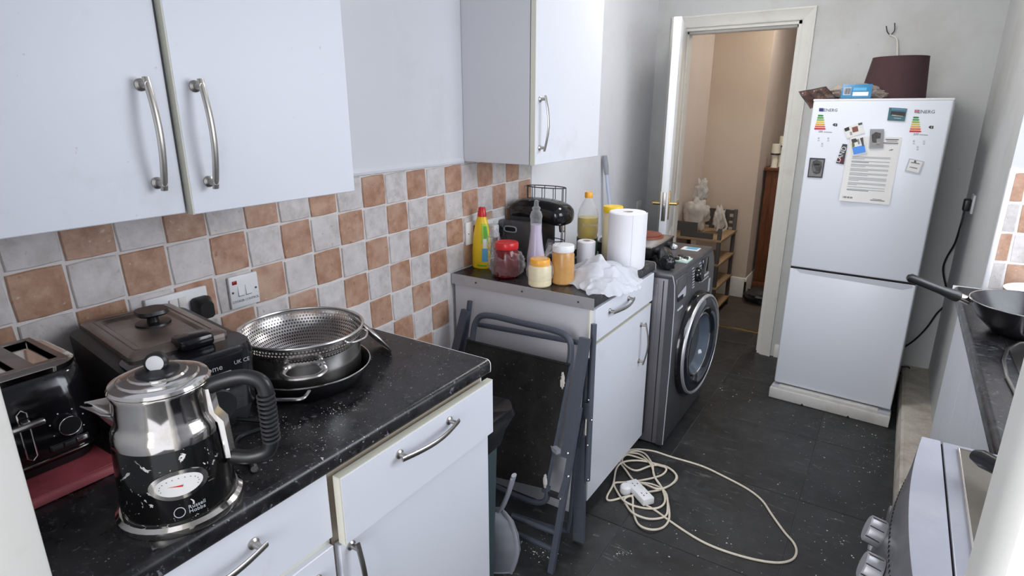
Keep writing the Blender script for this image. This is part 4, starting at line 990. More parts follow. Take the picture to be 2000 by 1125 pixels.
part('detergent_drawer', MB().rbox(WX-.02, wf(.76)+.003, 2.072, 2.225, .700, .822, .004), M['wm_front'], w_)
part('drawer_recess', MB().add([(wf(.735, .0045), 2.090, .718), (wf(.735, .0045), 2.205, .718), (wf(.76, .004), 2.205, .765), (wf(.76, .004), 2.090, .745)], [(0, 1, 2, 3)]), M['lgrey'], w_)
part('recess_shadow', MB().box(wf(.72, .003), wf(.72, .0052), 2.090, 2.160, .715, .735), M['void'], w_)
kp = Vector((wf(.775), 2.385, .772))
part('dial', MB().lathe([(0, 0), (.035, 0), (.036, .004), (.032, .024), (.029, .027), (0, .027)], along(kp, kp+Vector((1, 0, .12))), 36), M['gblack'], w_)
for i in range(8): 
    for sd_ in (-1, 1):
        y = 2.385+sd_*.058; z = .815-i*.013
        part('programme_mark', MB().box(wf(z), wf(z, .0022), y-.014, y+.014, z-.0022, z+.0022), M['lgrey'], w_)
part('display', MB().rbox(WX-.012, wf(.775)+.0045, 2.475, 2.565, .752, .825, .002), M['wm_door'], w_)
part('button_strip', MB().rbox(WX-.01, wf(.737)+.004, 2.470, 2.585, .731, .742, .001), M['lgrey'], w_)
for i in range(5): part('button', MB().rbox(WX-.01, wf(.718)+.003, 2.470+i*.025, 2.485+i*.025, .714, .720, .001), M['lgrey'], w_)
part('brand_lettering', text_mesh('SAMSUNG', .020, basis((wf(.80)+.0036, 2.150, .803), (0, 1, 0), (-.12, 0, 1)), .0006), M['white'], w_)
part('brand_lettering', text_mesh('ecobubble', .019, basis((wf(.68)+.002, 2.135, .675), (0, 1, 0), (0, 0, 1)), .0006), M['white'], w_)
part('energy_label', MB().box(wf(.66, 0), wf(.66, .0012), 2.60, 2.63, .63, .70), M['lgrey'], w_)
# items on the washing machine
WZ = .850
hpz = thing('hotplate', 'black and steel two-ring electric hotplate on the washing machine', 'hotplate', (.36, 2.36, WZ))
HX0, HX1, HY0, HY1 = .215, .525, 2.19, 2.50
part('case', MB().rbox(HX0, HX1, HY0, HY1, WZ+.018, WZ+.066, .006), M['black'], hpz)
part('top_sheet', MB().rbox(HX0-.004, HX1+.002, HY0-.004, HY1+.004, WZ+.064, WZ+.074, .003), M['stain'], hpz)
for x in (HX0+.04, HX1-.04):
    for y in (HY0+.04, HY1-.04): part('foot', MB().lathe(cylp(.014, .019, .002), T(x, y, WZ+.0003), 14), M['black'], hpz)
for (x, y, r_) in ((.335, 2.235, .075), (.415, 2.415, .072)): 
    part('ring', MB().lathe([(0, .074), (r_+.012, .074), (r_+.010, .080), (r_, .081), (r_, .088), (r_-.004, .090), (0, .089)], T(x, y, WZ), 40), M['terra'] if y > 2.3 else M['dark'], hpz)
for y in (2.25, 2.42): part('knob', MB().lathe([(0, 0), (.018, 0), (.016, .016), (0, .017)], along((HX1, y, WZ+.042), (9, y, WZ+.042)), 20), M['black'], hpz)
br = thing('bin_bag_roll', 'roll of black bin bags lying on the washing machine', 'bag roll', (.60, 2.16, WZ))
B0, B1 = Vector((.630, 2.100, WZ+.0355)), Vector((.573, 2.230, WZ+.0355))
part('rolled_film', MB().lathe([(.012, 0), (.033, .001), (.035, .004), (.035, .157), (.033, .161), (0, .161)], along(B0, B1), 32), M['liner'], br)
part('ragged_end', lump(B0, (.034, .016, .033), .35, 2.2, 8, 24, 16), M['liner'], br, sharp=80)
bl = thing('blister_pack', 'pale green packet of small clips on the washing machine', 'packet', (.62, 2.28, WZ))
part('card', MB().rbox(.600, .672, 2.26, 2.35, WZ+.0004, WZ+.009, .002), P('pale_green_card', (.50, .66, .58), .4), bl)
for i in range(3):
    for j in range(2): part('clip', MB().rbox(.606+j*.034, .628+j*.034, 2.268+i*.028, 2.287+i*.028, WZ+.008, WZ+.022-.006*((i+j) % 2), .003), M['paper'] if (i+j) % 2 else M['dark'], bl)
lf = thing('leaflet', 'blue and white folded leaflet on the washing machine', 'paper', (.60, 2.57, WZ))
part('sheet', MB().rbox(.555, .640, 2.53, 2.60, WZ+.0003, WZ+.004, .001), M['paper'], lf); part('blue_print', MB().box(.575, .632, 2.545, 2.592, WZ+.0039, WZ+.0046), M['sky'], lf)
tg = part('tissue_scrap', lump((.515, 2.525, WZ+.012), (.022, .016, .012), .5, 2.5, 6, 20, 12, True, WZ+.0005), M['tissue'], base=(.515, 2.525, WZ)); tag(tg, 'scrap of white tissue beside the hotplate', 'tissue')
# mop handle leaning on the wall
mp = thing('mop_handle', 'pale blue mop handle with grey grip leaning in the corner', 'mop', (.20, 2.80, 0))
a_, b_ = Vector((.20, 2.80, .02)), Vector((.022, 2.738, 1.285))
part('pole', MB().tube([a_, b_], .010, 12), P('pale_blue_pole', (.50, .56, .70), .4), mp)
part('grip', MB().tube([b_+(a_-b_)*.0, b_+(a_-b_)*.004, b_+(a_-b_)*.05, b_+(a_-b_)*.085], [.008, .013, .0155, .012], 14), M['grey'], mp)
part('head', lump((.20, 2.82, .03), (.05, .10, .03), .3, 3, 2, 24, 14, True, .001), M['lgrey'], mp)
s = thing('wall_socket', 'small white socket on the wall behind the kitchen roll', 'socket', (.002, 2.95, .9))
q = bp(1247, 405, 'x', .003); part('face_plate', MB().rbox(.0022, .012, q.y-.043, q.y+.043, q.z-.043, q.z+.043, .003), M['white'], s)
part('switch', MB().rbox(.011, .015, q.y+.005, q.y+.022, q.z+.010, q.z+.032, .001), M['offw'], s)

# ---------------------------------------------------------------- fridge freezer
FA = math.radians(-3.5); FC = (1.300, 2.893, 0)
FM = T(*FC) @ R(FA); FN = FM.to_3x3() @ Vector((0, -1, 0)); FO = FM @ Vector((0, 0, 0))
fg = thing('fridge_freezer', 'tall white fridge freezer covered with magnets and energy labels', 'fridge', FC, FA)
W2 = .2765; FT = 1.572; SEAM = .742
part('cabinet', MB().rbox(-W2, W2, .035, .56, .05, FT-.004, .004).xf(FM), M['fridge'], fg)
ud = part('upper_door', MB().rbox(-W2, W2, 0, .038, SEAM+.004, FT, .008, 3).xf(FM), M['fridge'], fg)
ldr = part('lower_door', MB().rbox(-W2, W2, 0, .038, .085, SEAM-.004, .008, 3).xf(FM), M['fridge'], fg)
part('top_edge_trim', MB().rbox(-W2-.001, W2+.001, -.001, .05, FT-.004, FT+.006, .003).xf(FM), M['white'], fg)
part('door_gap', MB().box(-W2+.003, W2-.002, .004, .036, SEAM-.006, SEAM+.006).xf(FM), M['void'], fg)
rc = MB().prism([(-W2+.015, SEAM-.006), (W2-.012, SEAM-.006), (W2-.012, SEAM-.018), (W2-.05, SEAM-.034), (-W2+.05, SEAM-.022), (-W2+.03, SEAM-.008)], 'y', -.0008, .002)
part('grip_recess', rc.xf(FM), P('recess_grey', (.56, .58, .63), .4), ldr)
kk = part('kick_plate', MB().rbox(-W2-.012, W2+.006, -.032, .03, .001, .060, .004).xf(FM), M['kick'], fg)
part('kick_top', MB().rbox(-W2+.03, W2-.05, -.022, .03, .058, .078, .003).xf(FM), M['kick'], fg)
part('kick_rail', MB().rbox(-W2-.006, W2+.004, -.016, .035, .058, .072, .003).xf(FM), M['lgrey'], fg)
for x in (-.12, .10): part('notch', MB().prism([(x-.004, .0015), (x+.012, .0015), (x+.004, .012)], 'y', -.0328, -.030).xf(FM), M['void'], kk)
for x in (-W2+.03, W2-.03): part('rear_foot', MB().rbox(x-.02, x+.02, .48, .54, .001, .052, .003).xf(FM), M['dark'], fg)
def fpt(px, py, d=0): 
    p = bpl(px, py, FO, FN); q = FM.inverted() @ p; return q
def fpoly(name, px, mat, parent, d0=.0002, d1=.0012):
    q = [fpt(*p) for p in px]; mb = MB().prism([(v.x, v.z) for v in q], 'y', -d1, -d0).xf(FM); return part(name, mb, M[mat] if isinstance(mat, str) else mat, parent, flat=True)
def ftext(body, px, py, size, mat, parent, name='print', rot=0, d=.0006, align='CENTER'):
    q = fpt(px, py); Mx = FM @ basis((q.x, -d, q.z), (math.cos(rot), 0, math.sin(rot)), (-math.sin(rot), 0, math.cos(rot)))
    return part(name, text_mesh(body, size, Mx, .0002, align), M[mat] if isinstance(mat, str) else mat, parent)
# energy labels stuck on the door
cols = [(.02, .22, .05), (.06, .32, .05), (.30, .42, .04), (.72, .55, .05), (.75, .38, .04), (.70, .12, .03), (.55, .012, .03)]
EM = [P('energy_band_%d' % i, c_, .5) for i, c_ in enumerate(cols)]
def energy(ox, oy, s_, uk):
    lab = fpoly('energy_label', [(ox, oy), (ox+9*s_, oy+.3), (ox+8.6*s_, oy+7*s_), (ox-.4, oy+6.6*s_)], 'navy' if not uk else 'paper', fg, .0004, .0008)
    if uk:
        fpoly('flag_cross', [(ox, oy+2.6), (ox+9, oy+2.8), (ox+9, oy+4.4), (ox, oy+4.2)], 'red', lab, .0008, .001); fpoly('flag_cross', [(ox+3.6, oy), (ox+5.2, oy), (ox+5.0, oy+7), (ox+3.4, oy+7)], 'red', lab, .0008, .001)
        for fx0, fy0 in ((.4, .5), (5.6, .6), (.2, 4.6), (5.4, 4.8)): fpoly('flag_field', [(ox+fx0, oy+fy0), (ox+fx0+2.8, oy+fy0), (ox+fx0+2.8, oy+fy0+1.8), (ox+fx0, oy+fy0+1.8)], 'navy', lab, .0008, .001)
    ftext('ENERG', ox+22.5*s_, oy+4.4*s_, .019*s_, 'ink', lab, 'lettering')
    for i in range(7):
        x0 = ox-2-1.2*i*s_; y0 = oy+(13+4.3*i)*s_; L_ = (9+1.9*i)*s_; hh = 3.2*s_
        fpoly('energy_band', [(x0, y0), (x0+L_, y0+.4), (x0+L_+2*s_, y0+hh/2+.4), (x0+L_-.2, y0+hh+.3), (x0-.5, y0+hh)], EM[i], lab, .0004, .0008)
    ax_, ay_ = ox+26*s_, oy+30*s_
    fpoly('grade_arrow', [(ax_, ay_+2.8*s_), (ax_+3*s_, ay_), (ax_+9.5*s_, ay_+.3), (ax_+9.2*s_, ay_+5.8*s_), (ax_+2.6*s_, ay_+5.4*s_)], 'ink', lab, .0004, .0008)
    ftext('E', ax_+6*s_, ay_+2.9*s_, .010, 'white', lab, 'lettering', d=.0011)
    ftext('205', ox+3*s_, oy+46*s_, .013*s_, 'ink', lab, 'lettering'); fpoly('small_print', [(ox+9*s_, oy+46*s_), (ox+25*s_, oy+47*s_), (ox+25*s_, oy+48.4*s_), (ox+9*s_, oy+47.4*s_)], 'grey', lab, .0004, .0008)
    for qx, qy in ((-1, 57), (18, 57.5), (6, 68)):
        fpoly('pictogram', [(ox+(qx-1.6)*s_, oy+qy*s_), (ox+(qx+1.6)*s_, oy+qy*s_), (ox+(qx+1.4)*s_, oy+(qy+4)*s_), (ox+(qx-1.8)*s_, oy+(qy+4)*s_)], 'lgrey', lab, .0004, .0008)
        fpoly('pictogram', [(ox+(qx-2)*s_, oy+(qy+6)*s_), (ox+(qx+1.6)*s_, oy+(qy+6)*s_), (ox+(qx+1.6)*s_, oy+(qy+7.2)*s_), (ox+(qx-2)*s_, oy+(qy+7.2)*s_)], 'grey', lab, .0004, .0008)
energy(1600, 211, 1.0, False)
energy(1786, 214, 1.05, True)
# letter held by magnets
lt = thing('letter', 'printed official letter pinned to the fridge door', 'letter', tuple(FM @ Vector((.05, -.002, 1.3))), FA)
c4 = [fpt(1660, 266), fpt(1762, 268), fpt(1737, 400), fpt(1639, 391)]
def sheet(u, v):
    a = c4[0].lerp(c4[1], u); b2 = c4[3].lerp(c4[2], u); p = a.lerp(b2, v)
    return FM @ Vector((p.x, -.0022-.018*max(0, v-.35)**2*max(0, .75-u)-.004*v*v, p.z))
part('sheet', MB().grid(sheet, 16, 20), M['paper'], lt)
def lline(u0, u1, v, h=.006, mat='grey'):
    def f(a, b): q = sheet(u0+(u1-u0)*a, v+h*b); return q+FN*.0006
    part('print_line', MB().grid(f, 6, 1), M[mat], lt)
lline(.70, .95, .03, .012, 'ink'); lline(.72, .93, .055, .008, 'ink'); lline(.58, .95, .082, .012, 'ink'); lline(.72, .95, .105, .005)
v = .30; rnd = random.Random(3)
for blk in (3, 2, 3, 3, 3, 4, 3, 1, 2):
    for i in range(blk):
        e_ = .86 if i < blk-1 or blk < 2 else rnd.uniform(.3, .6)
        lline(.12, e_, v, .007 if blk != 2 else .008, 'ink' if blk == 2 and i == 1 else 'grey'); v += .0165
    v += .017
for i in range(9): lline(.07+i*.022, .07+i*.022+(.014 if i % 3 else .008), .925, .028, 'ink')
lline(.62, .90, .945, .010, 'ink'); lline(.66, .84, .928, .006, 'ink'); lline(.80, .86, .185, .012, 'grey'); lline(.83, .88, .178, .008, 'ink')
def magnet(name, label, px, base_mat, deco=(), z=.0042):
    q = [fpt(*p) for p in px]; c_ = sum(q, Vector())/len(q); c_.y = 0
    o = thing(name, label, 'magnet', tuple(FM @ Vector((c_.x, -.001, c_.z))), FA)
    d0 = .0006 if z < .005 else .0052
    part('backing', MB().prism([(v_.x, v_.z) for v_ in q], 'y', -z, -d0).xf(FM), M[base_mat], o, flat=True)
    for nm, dp, mt in deco:
        qq = [fpt(*p) for p in dp]; part(nm, MB().prism([(v_.x, v_.z) for v_ in qq], 'y', -z-.0006, -z).xf(FM), M[mt] if isinstance(mt, str) else mt, o, flat=True)
    return o
G = lambda a: P('print_grey_%d' % int(a*100), (a, a*.98, a*.96), .5)
magnet('fridge_magnet', 'dark lakeside picture magnet at the top of the fridge door', [(1737, 210), (1772, 212), (1767, 237), (1733, 235)], 'teal', [
    ('picture_band', [(1741, 217), (1769, 219), (1767, 227), (1739, 225)], G(.015)), ('picture_spots', [(1742, 224), (1764, 226), (1764, 227.5), (1742, 225.5)], 'cream'), ('picture_spots', [(1746, 230), (1760, 231), (1760, 232), (1746, 231)], 'lgrey'), ('picture_band', [(1742, 212), (1770, 213.5), (1769.6, 215.5), (1741.5, 214)], 'blue')])
magnet('fridge_magnet', 'grey framed picture magnet over the top of the letter', [(1700, 252), (1727, 252), (1725, 289), (1698, 290)], 'grey', [
    ('picture', [(1702, 256), (1725, 256), (1723.5, 286), (1700.5, 287)], G(.28)), ('picture_shape', [(1703, 263), (1711, 258), (1721, 260), (1720, 270), (1712, 271), (1713, 280), (1703, 278)], G(.09)), ('picture_shape', [(1705, 279), (1719, 277), (1718, 283), (1706, 284)], G(.45))], .0075)
magnet('fridge_magnet', 'blue and white photo magnet tilted over the letter', [(1661, 270), (1687, 266), (1693, 298), (1667, 304)], 'paper', [
    ('picture', [(1665, 288), (1689, 283), (1691.5, 297), (1668, 302)], P('bright_blue_print', (.05, .25, .75), .4)), ('picture_shape', [(1663, 272), (1672, 270), (1676, 276), (1665, 280)], G(.04)), ('picture_shape', [(1680, 270), (1686, 268), (1688, 284), (1685, 286)], G(.06)), ('picture_shape', [(1664, 280), (1669, 279), (1670, 286), (1665, 288)], P('olive_print', (.16, .14, .04), .5)), ('picture_shape', [(1674, 272), (1678, 271), (1680, 281), (1677, 282)], G(.25))], .0075)
mg = magnet('fridge_magnet', 'cut-out lettered souvenir magnet above the blue photo magnet', [(1647, 251), (1655, 247), (1665, 244), (1676, 240), (1684, 237.5), (1686, 250), (1690, 259), (1676, 263), (1664, 267), (1654, 271), (1651, 262)], 'paper', [
    ('picture_shape', [(1649, 251), (1658, 247.5), (1660, 254), (1651, 257)], G(.02)), ('picture_shape', [(1664, 249), (1675, 246), (1677, 256), (1666, 259)], P('rust_print', (.22, .07, .04), .5)), ('picture_shape', [(1676, 241), (1684, 239), (1684.5, 243), (1677, 245)], G(.08)), ('picture_shape', [(1660, 258), (1664, 257), (1665, 263), (1661, 264)], G(.3))], .0042)
magnet('fridge_magnet', 'narrow black and maroon LAND magnet beside the letter', [(1646, 281), (1655, 282), (1648, 321), (1633, 318)], 'ink', [('picture', [(1637, 306), (1649, 308), (1647, 319), (1634.5, 316)], P('maroon_print', (.10, .012, .015), .5))])
ftext('LAND', 1643.5, 301.5, .029, 'paper', bpy.data.objects['fridge_magnet.004'], 'lettering', math.radians(74), .0052)
magnet('fridge_magnet', 'dark photo magnet of a gorilla face on the left of the fridge door', [(1582, 308), (1612, 309.5), (1606, 347.5), (1577, 346)], 'dark', [
    ('picture', [(1584, 311), (1609.5, 312), (1604, 345), (1579.5, 343.5)], G(.20)), ('picture_shape', [(1588, 315), (1596, 311.5), (1605, 316), (1606, 326), (1602, 338), (1592, 341), (1586, 334), (1586, 322)], G(.09)), ('picture_shape', [(1590, 319), (1602, 319.5), (1601, 323), (1590, 322.5)], G(.02)), ('picture_shape', [(1592, 325), (1600, 325.5), (1599, 331), (1591, 330)], G(.25)), ('picture_shape', [(1589, 333), (1600, 334), (1598, 338), (1589, 337)], G(.36))])
magnet('fridge_magnet', 'white square crest magnet with grey border on the right', [(1776, 309), (1805, 315), (1796, 340), (1767, 334)], 'lgrey', [
    ('picture', [(1778, 311.5), (1802, 316.5), (1794, 337.5), (1770, 332)], 'paper'), ('picture_shape', [(1780, 316), (1797, 319), (1796, 321), (1779, 318)], 'grey'), ('picture_shape', [(1786, 313), (1790, 314), (1789, 318), (1785, 317)], G(.1)), ('picture_shape', [(1777, 325), (1792, 328), (1791.5, 330), (1776.5, 327)], 'grey')])
# on top of the fridge
ls = thing('lampshade', 'dark plum fabric lampshade standing on top of the fridge', 'lampshade', (1.337, 3.15, FT+.006))
LS = T(1.337, 3.15, FT+.0065) @ Matrix.Shear('XY', 4, (.05, 0))
part('fabric', MB().lathe([(.140, 0), (.1160, .190), (.1145, .190), (.1385, 0), (.140, 0)], LS, 56), M['shade'], ls, sharp=60)
for r_, z in ((.1395, .0015), (.1155, .189)): part('hoop', MB().tube([LS @ Vector((r_*math.cos(2*PI*q/48), r_*math.sin(2*PI*q/48), z)) for q in range(48)], .0018, 6, True), M['shade'], ls)
sp3 = MB()
for a in (0, 2.09, 4.19): sp3.tube([LS @ Vector((.111*math.cos(a), .111*math.sin(a), .186)), LS @ Vector((.02*math.cos(a), .02*math.sin(a), .160))], .0016, 6)
part('spider', sp3, M['steel'], ls)
bpk = thing('bread_packet', 'clear food packet with blue and white label on the fridge top', 'packet', (1.185, 3.03, FT+.006))
part('wrapper', lump((1.185, 3.01, FT+.040), (.105, .06, .036), .22, 2.4, 4, 44, 24, True, FT+.0066), film('packet_film', (.60, .52, .46), (.35, .8)), bpk, sharp=80)
LBM = T(1.198, 2.935, FT+.038) @ R(.04) @ R(-.25, 'X')
lb_ = part('label', MB().rbox(-.062, .062, -.002, .003, -.030, .034, .001).xf(LBM), M['blue'], bpk)
part('label_panel', MB().box(-.054, -.022, -.0028, -.0018, -.016, .020).xf(LBM), M['lgrey'], lb_); part('label_panel', MB().box(-.014, .050, -.0028, -.0018, -.020, -.002).xf(LBM), M['paper'], lb_); part('label_panel', MB().box(-.014, .040, -.0028, -.0018, .004, .018).xf(LBM), M['sky'], lb_)
for i in range(8): part('barcode_bar', MB().box(-.050+i*.0035, -.0485+i*.0035+.0006*(i % 3), -.0034, -.0027, -.012, .016).xf(LBM), M['ink'], lb_)
part('wrapper_end', lump((1.283, 3.0, FT+.026), (.035, .03, .018), .5, 2.6, 11, 24, 14, True, FT+.0066), film('packet_film_end', (.50, .42, .36), (.35, .85)), bpk, sharp=80)
cpk = thing('crisp_packet', 'crumpled brown net packet hanging over the fridge corner', 'packet', (1.03, 3.0, FT))
pk = [Vector((p.x, 0, p.z)) for p in (bp(1562, 180, 'y', 2.94), bp(1613, 170, 'y', 2.94), bp(1630, 192, 'y', 2.94), bp(1592, 193, 'y', 2.94), bp(1585, 213, 'y', 2.94))]
def fan(u, v):
    a = pk[0].lerp(pk[1], u); b2 = pk[4].lerp(pk[2], u); b2.z = max(b2.z, FT+.008) if u > .45 else b2.z
    p = a.lerp(b2, v); return Vector((p.x, 2.95-.03*(1-u)*1.2-.014*math.sin(u*9+v*3)-.012*math.sin(v*7), p.z+.002))
part('wrapper', MB().grid(fan, 16, 10), M['brown_pack'], cpk, sharp=80)
for i in range(4): part('seam', MB().tube([fan((i)/3.0, t_/8)+Vector((0, -.0012, 0)) for t_ in range(9)], .0018, 5), M['ink'], cpk)
part('seam', MB().tube([fan(t_/10, .02)+Vector((0, -.0012, 0)) for t_ in range(11)], .002, 5), M['ink'], cpk); part('seam', MB().tube([fan(t_/10, .98)+Vector((0, -.0012, 0)) for t_ in range(11)], .002, 5), M['ink'], cpk)
part('contents', lump((1.09, 3.03, FT+.027), (.06, .05, .022), .25, 2.6, 13, 24, 14, True, FT+.0066), M['brown_pack'], cpk, sharp=80)
# wire pigtail on the wall
wr_ = thing('loose_wire', 'bare electrical wire poking out of the wall above the lampshade', 'wire', (1.34, 3.49, 1.8))
yw = 3.488
wp = lambda x, y, yy=yw: bp(x, y, 'y', yy)
part('flex', MB().tube(cr([wp(1754, 140, 3.499), wp(1753, 112), wp(1752, 78), wp(1743, 70), wp(1737, 68)], 5), .004, 8), M['offw'], wr_)
part('core', MB().tube(cr([wp(1739, 69), wp(1733, 62), wp(1731, 51, 3.47)], 5), .0026, 6), M['ink'], wr_)
part('core', MB().tube(cr([wp(1739, 69), wp(1747, 60), wp(1747.5, 45, 3.47)], 5), .0026, 6), M['ink'], wr_)
# fridge plug and cable on the right wall
so_ = thing('wall_socket', 'white socket on the right wall beside the fridge', 'socket', (RX, 3.42, 1.0))
sq = bp(1899, 398, 'x', RX-.006)
part('face_plate', MB().rbox(RX-.011, RX-.0005, sq.y-.045, sq.y+.045, sq.z-.043, sq.z+.043, .003), M['white'], so_)
fpz = thing('fridge_plug', 'black plug with cable trailing down behind the fridge', 'plug', (RX-.03, sq.y, sq.z-.02))
part('plug_body', MB().rbox(RX-.040, RX-.0115, sq.y-.024, sq.y+.024, sq.z-.035, sq.z+.022, .007, 3), M['black'], fpz)
pth = [Vector((RX-.030, sq.y, sq.z-.03))]
for (x, y, d) in ((1876, 440, 3.44), (1865, 475, 3.44), (1848, 505, 3.46), (1842, 530, 3.47), (1851, 575, 3.46), (1852, 590, 3.46), (1830, 612, 3.47), (1810, 640, 3.47), (1785, 665, 3.47), (1755, 685, 3.47)): pth.append(bp(x, y, 'y', d))
part('cord', MB().tube(cr(pth, 5), .0048, 8), M['black'], fpz)
pc = thing('loose_cable', 'short tangle of dark cable on the floor behind the fridge', 'cable', (1.62, 3.4, .1))
part('cord', MB().tube(cr([bp(1748, 712, 'y', 3.46), bp(1762, 716, 'y', 3.45), bp(1776, 719, 'y', 3.45), bp(1769, 745, 'y', 3.40), bp(1758, 728, 'y', 3.42), bp(1750, 716, 'y', 3.45)], 6), .0045, 8), M['black'], pc)

# ---------------------------------------------------------------- the gap between the worktops: folded chair, bin, dustpan
ch = thing('folding_chair', 'folded dark grey folding chair with black sling seat leaning on the base unit', 'chair', (.4, 1.25, 0))
def cpl(px, py, y0, s_):      # pixel on the leaning plane y = y0 + s*z
    return bpl(px, py, (0, y0, 0), (0, 1, -s_))
A = lambda x, y: cpl(x, y, 1.085, .245)     # front layer
B = lambda x, y: cpl(x, y, 1.262, .100)     # rear layer
N_ = Vector((0, -1, .25)).normalized(); NB = Vector((0, -1, .1)).normalized()
Cm = lambda x, y: cpl(x, y, 1.165, .180)     # middle layer
part('post', MB().tube([B(918, 588), B(905, 690), B(880, 860), B(868, 940)], .0105, 10), M['frame'], ch)
part('armrest', MB().bar([Cm(910, 606), Cm(876, 745)], .034, .018, N_), M['frame'], ch)
part('back_hoop', MB().tube(cr([Cm(914, 720), Cm(923, 660), Cm(930, 628), Cm(950, 616), Cm(1020, 631), Cm(1090, 648), Cm(1112, 664), Cm(1115, 690), Cm(1110, 725)], 6), .0115, 12), M['frame'], ch)
part('crossbar', MB().tube([B(935, 634), B(1152, 673)], .0095, 10), M['frame'], ch)
part('side_rail', MB().tube([Cm(1113, 705), Cm(1090, 830), Cm(1072, 920), Cm(1064, 960)], .0115, 10), M['frame'], ch)
part('side_rail', MB().tube([Cm(918, 660), Cm(895, 800), Cm(870, 940)], .0115, 10), M['frame'], ch)
c5 = [Cm(917, 664), Cm(1116, 712), Cm(1068, 952), Cm(868, 905)]
part('sling', MB().grid(lambda u, v: c5[0].lerp(c5[1], u).lerp(c5[3].lerp(c5[2], u), v)+N_*(.016-.012*math.sin(PI*u)*math.sin(PI*v)), 16, 16), M['sling'], ch)
part('sling_hem', MB().tube([c5[0].lerp(c5[1], i/8)+N_*.014 for i in range(9)], .005, 8), M['sling'], ch)
part('post', MB().tube([B(1160, 633), B(1147, 938)], .0105, 12), M['frame'], ch)
part('armrest', MB().bar([A(1143, 660), A(1106, 893)], .036, .020, N_), M['frame'], ch)
part('front_leg', MB().bar([A(1131, 796), A(1076, 1118)], .020, .018, N_), M['frame'], ch)
part('rear_leg', MB().bar([B(1134, 850), B(1131, 1056)], .042, .016, NB), M['frame'], ch)
part('inner_leg', MB().tube(cr([B(1147, 700), B(1141, 800), B(1125, 900), B(1116, 1000), B(1111, 1028), B(1098, 1036), B(1000, 1006)], 5), .010, 10), M['frame'], ch)
part('lower_bar', MB().tube(cr([Cm(945, 938), Cm(1000, 965), Cm(1045, 981), Cm(1066, 976), Cm(1070, 950)], 5), .0105, 10), M['frame'], ch)
part('stretcher', MB().tube([A(1000, 1009), A(1085, 1040)], .0095, 10), M['frame'], ch)
part('stretcher', MB().tube([A(1012, 1043), A(1078, 1072)], .0095, 10), M['frame'], ch)
def hinge(pts, mat='frame'):
    part('hinge_plate', MB().bar(pts, .022, .005, N_), M[mat], ch)
hinge([B(1148, 786)+N_*.016, B(1152, 812)+N_*.016, B(1157, 818)+N_*.016]); hinge([A(1111, 929)+N_*.012, A(1098, 972)+N_*.012])
for px in ((1111, 884), (1112, 929), (1097, 972)): part('rivet', MB().lathe([(0, 0), (.006, 0), (.004, .003), (0, .004)], along(A(*px)+N_*.012, A(*px)+N_), 12), M['stain'], ch)
for px in ((1151, 780), (1157, 819), (1149, 868), (1150, 935)): part('rivet', MB().lathe([(0, 0), (.005, 0), (.0035, .003), (0, .004)], along(B(*px)+NB*.010, B(*px)+NB), 12), M['stain'], ch)
part('bracket', MB().bar([Cm(1080, 872)+N_*.005, Cm(1096, 880)+N_*.02], .018, .018, (0, 0, 1)), M['grey'], ch); part('bracket', MB().bar([Cm(1066, 960), Cm(1094, 970)], .016, .016, (0, 0, 1)), M['dark'], ch)
part('torn_edge', lump(Cm(1104, 742)+N_*.02, (.007, .005, .026), .6, 3, 2, 18, 14), M['offw'], ch); part('torn_edge', lump(Cm(1070, 937)+N_*.02, (.007, .005, .024), .6, 3, 5, 18, 14), M['offw'], ch)
# kitchen bin with black liner
kb = thing('kitchen_bin', 'dark teal kitchen bin with black liner beside the folded chair', 'bin', (.43, .90, 0))
def qrect(x0, x1, y0, y1): return rrect(x0, x1, y0, y1, .03, 5)
part('bin_body', loft([(qrect(.275, .518, .800, .920), .001), (qrect(.265, .532, .790, .930), .60), (qrect(.261, .536, .787, .933), .62)]), M['bin'], kb, sharp=60)
lm = loft([(qrect(.256, .542, .783, .938), .560), (qrect(.252, .550, .780, .944), .60), (qrect(.248, .575, .778, .960), .655), (qrect(.252, .566, .780, .955), .680), (qrect(.28, .51, .80, .92), .655), (qrect(.27, .46, .81, .91), .56)])
lm.v = [p+Vector((noise.noise(p*34), noise.noise(p*34+Vector((9, 0, 0))), noise.noise(p*30+Vector((0, 9, 0)))*1.6))*.012 for p in lm.v]
part('liner', lm, M['liner'], kb, sharp=80)
# dustpan stood on end
dp = thing('dustpan', 'grey plastic dustpan standing on end against the bin', 'dustpan', (.545, 1.0, 0))
Dp = lambda x, y, yy=.98: bp(x, y, 'y', yy)
o1 = [Dp(968, 1008), Dp(985, 1000), Dp(1000, 1018), Dp(1010, 1045), Dp(1014, 1075), Dp(1008, 1100), Dp(1001, 1118)]
b1 = bp(1001, 1118, 'z', .002)
pan = MB(); back = [p+Vector((-.005, .0, 0)) for p in o1]
inner = [p+Vector((-.075, -.03, 0)) for p in o1]
n_ = len(o1)
for r0, r1 in ((o1, back), (back, inner)): pan.add(r0+r1, [(i, i+1, n_+i+1, n_+i) for i in range(n_-1)])
front_ = [p+Vector((-.004, -.105, 0)) for p in o1]
pan.add(o1+front_, [(i, i+1, n_+i+1, n_+i) for i in range(n_-1)])
fl = [p+Vector((-.09, -.11, 0)) for p in o1]
pm = MB()
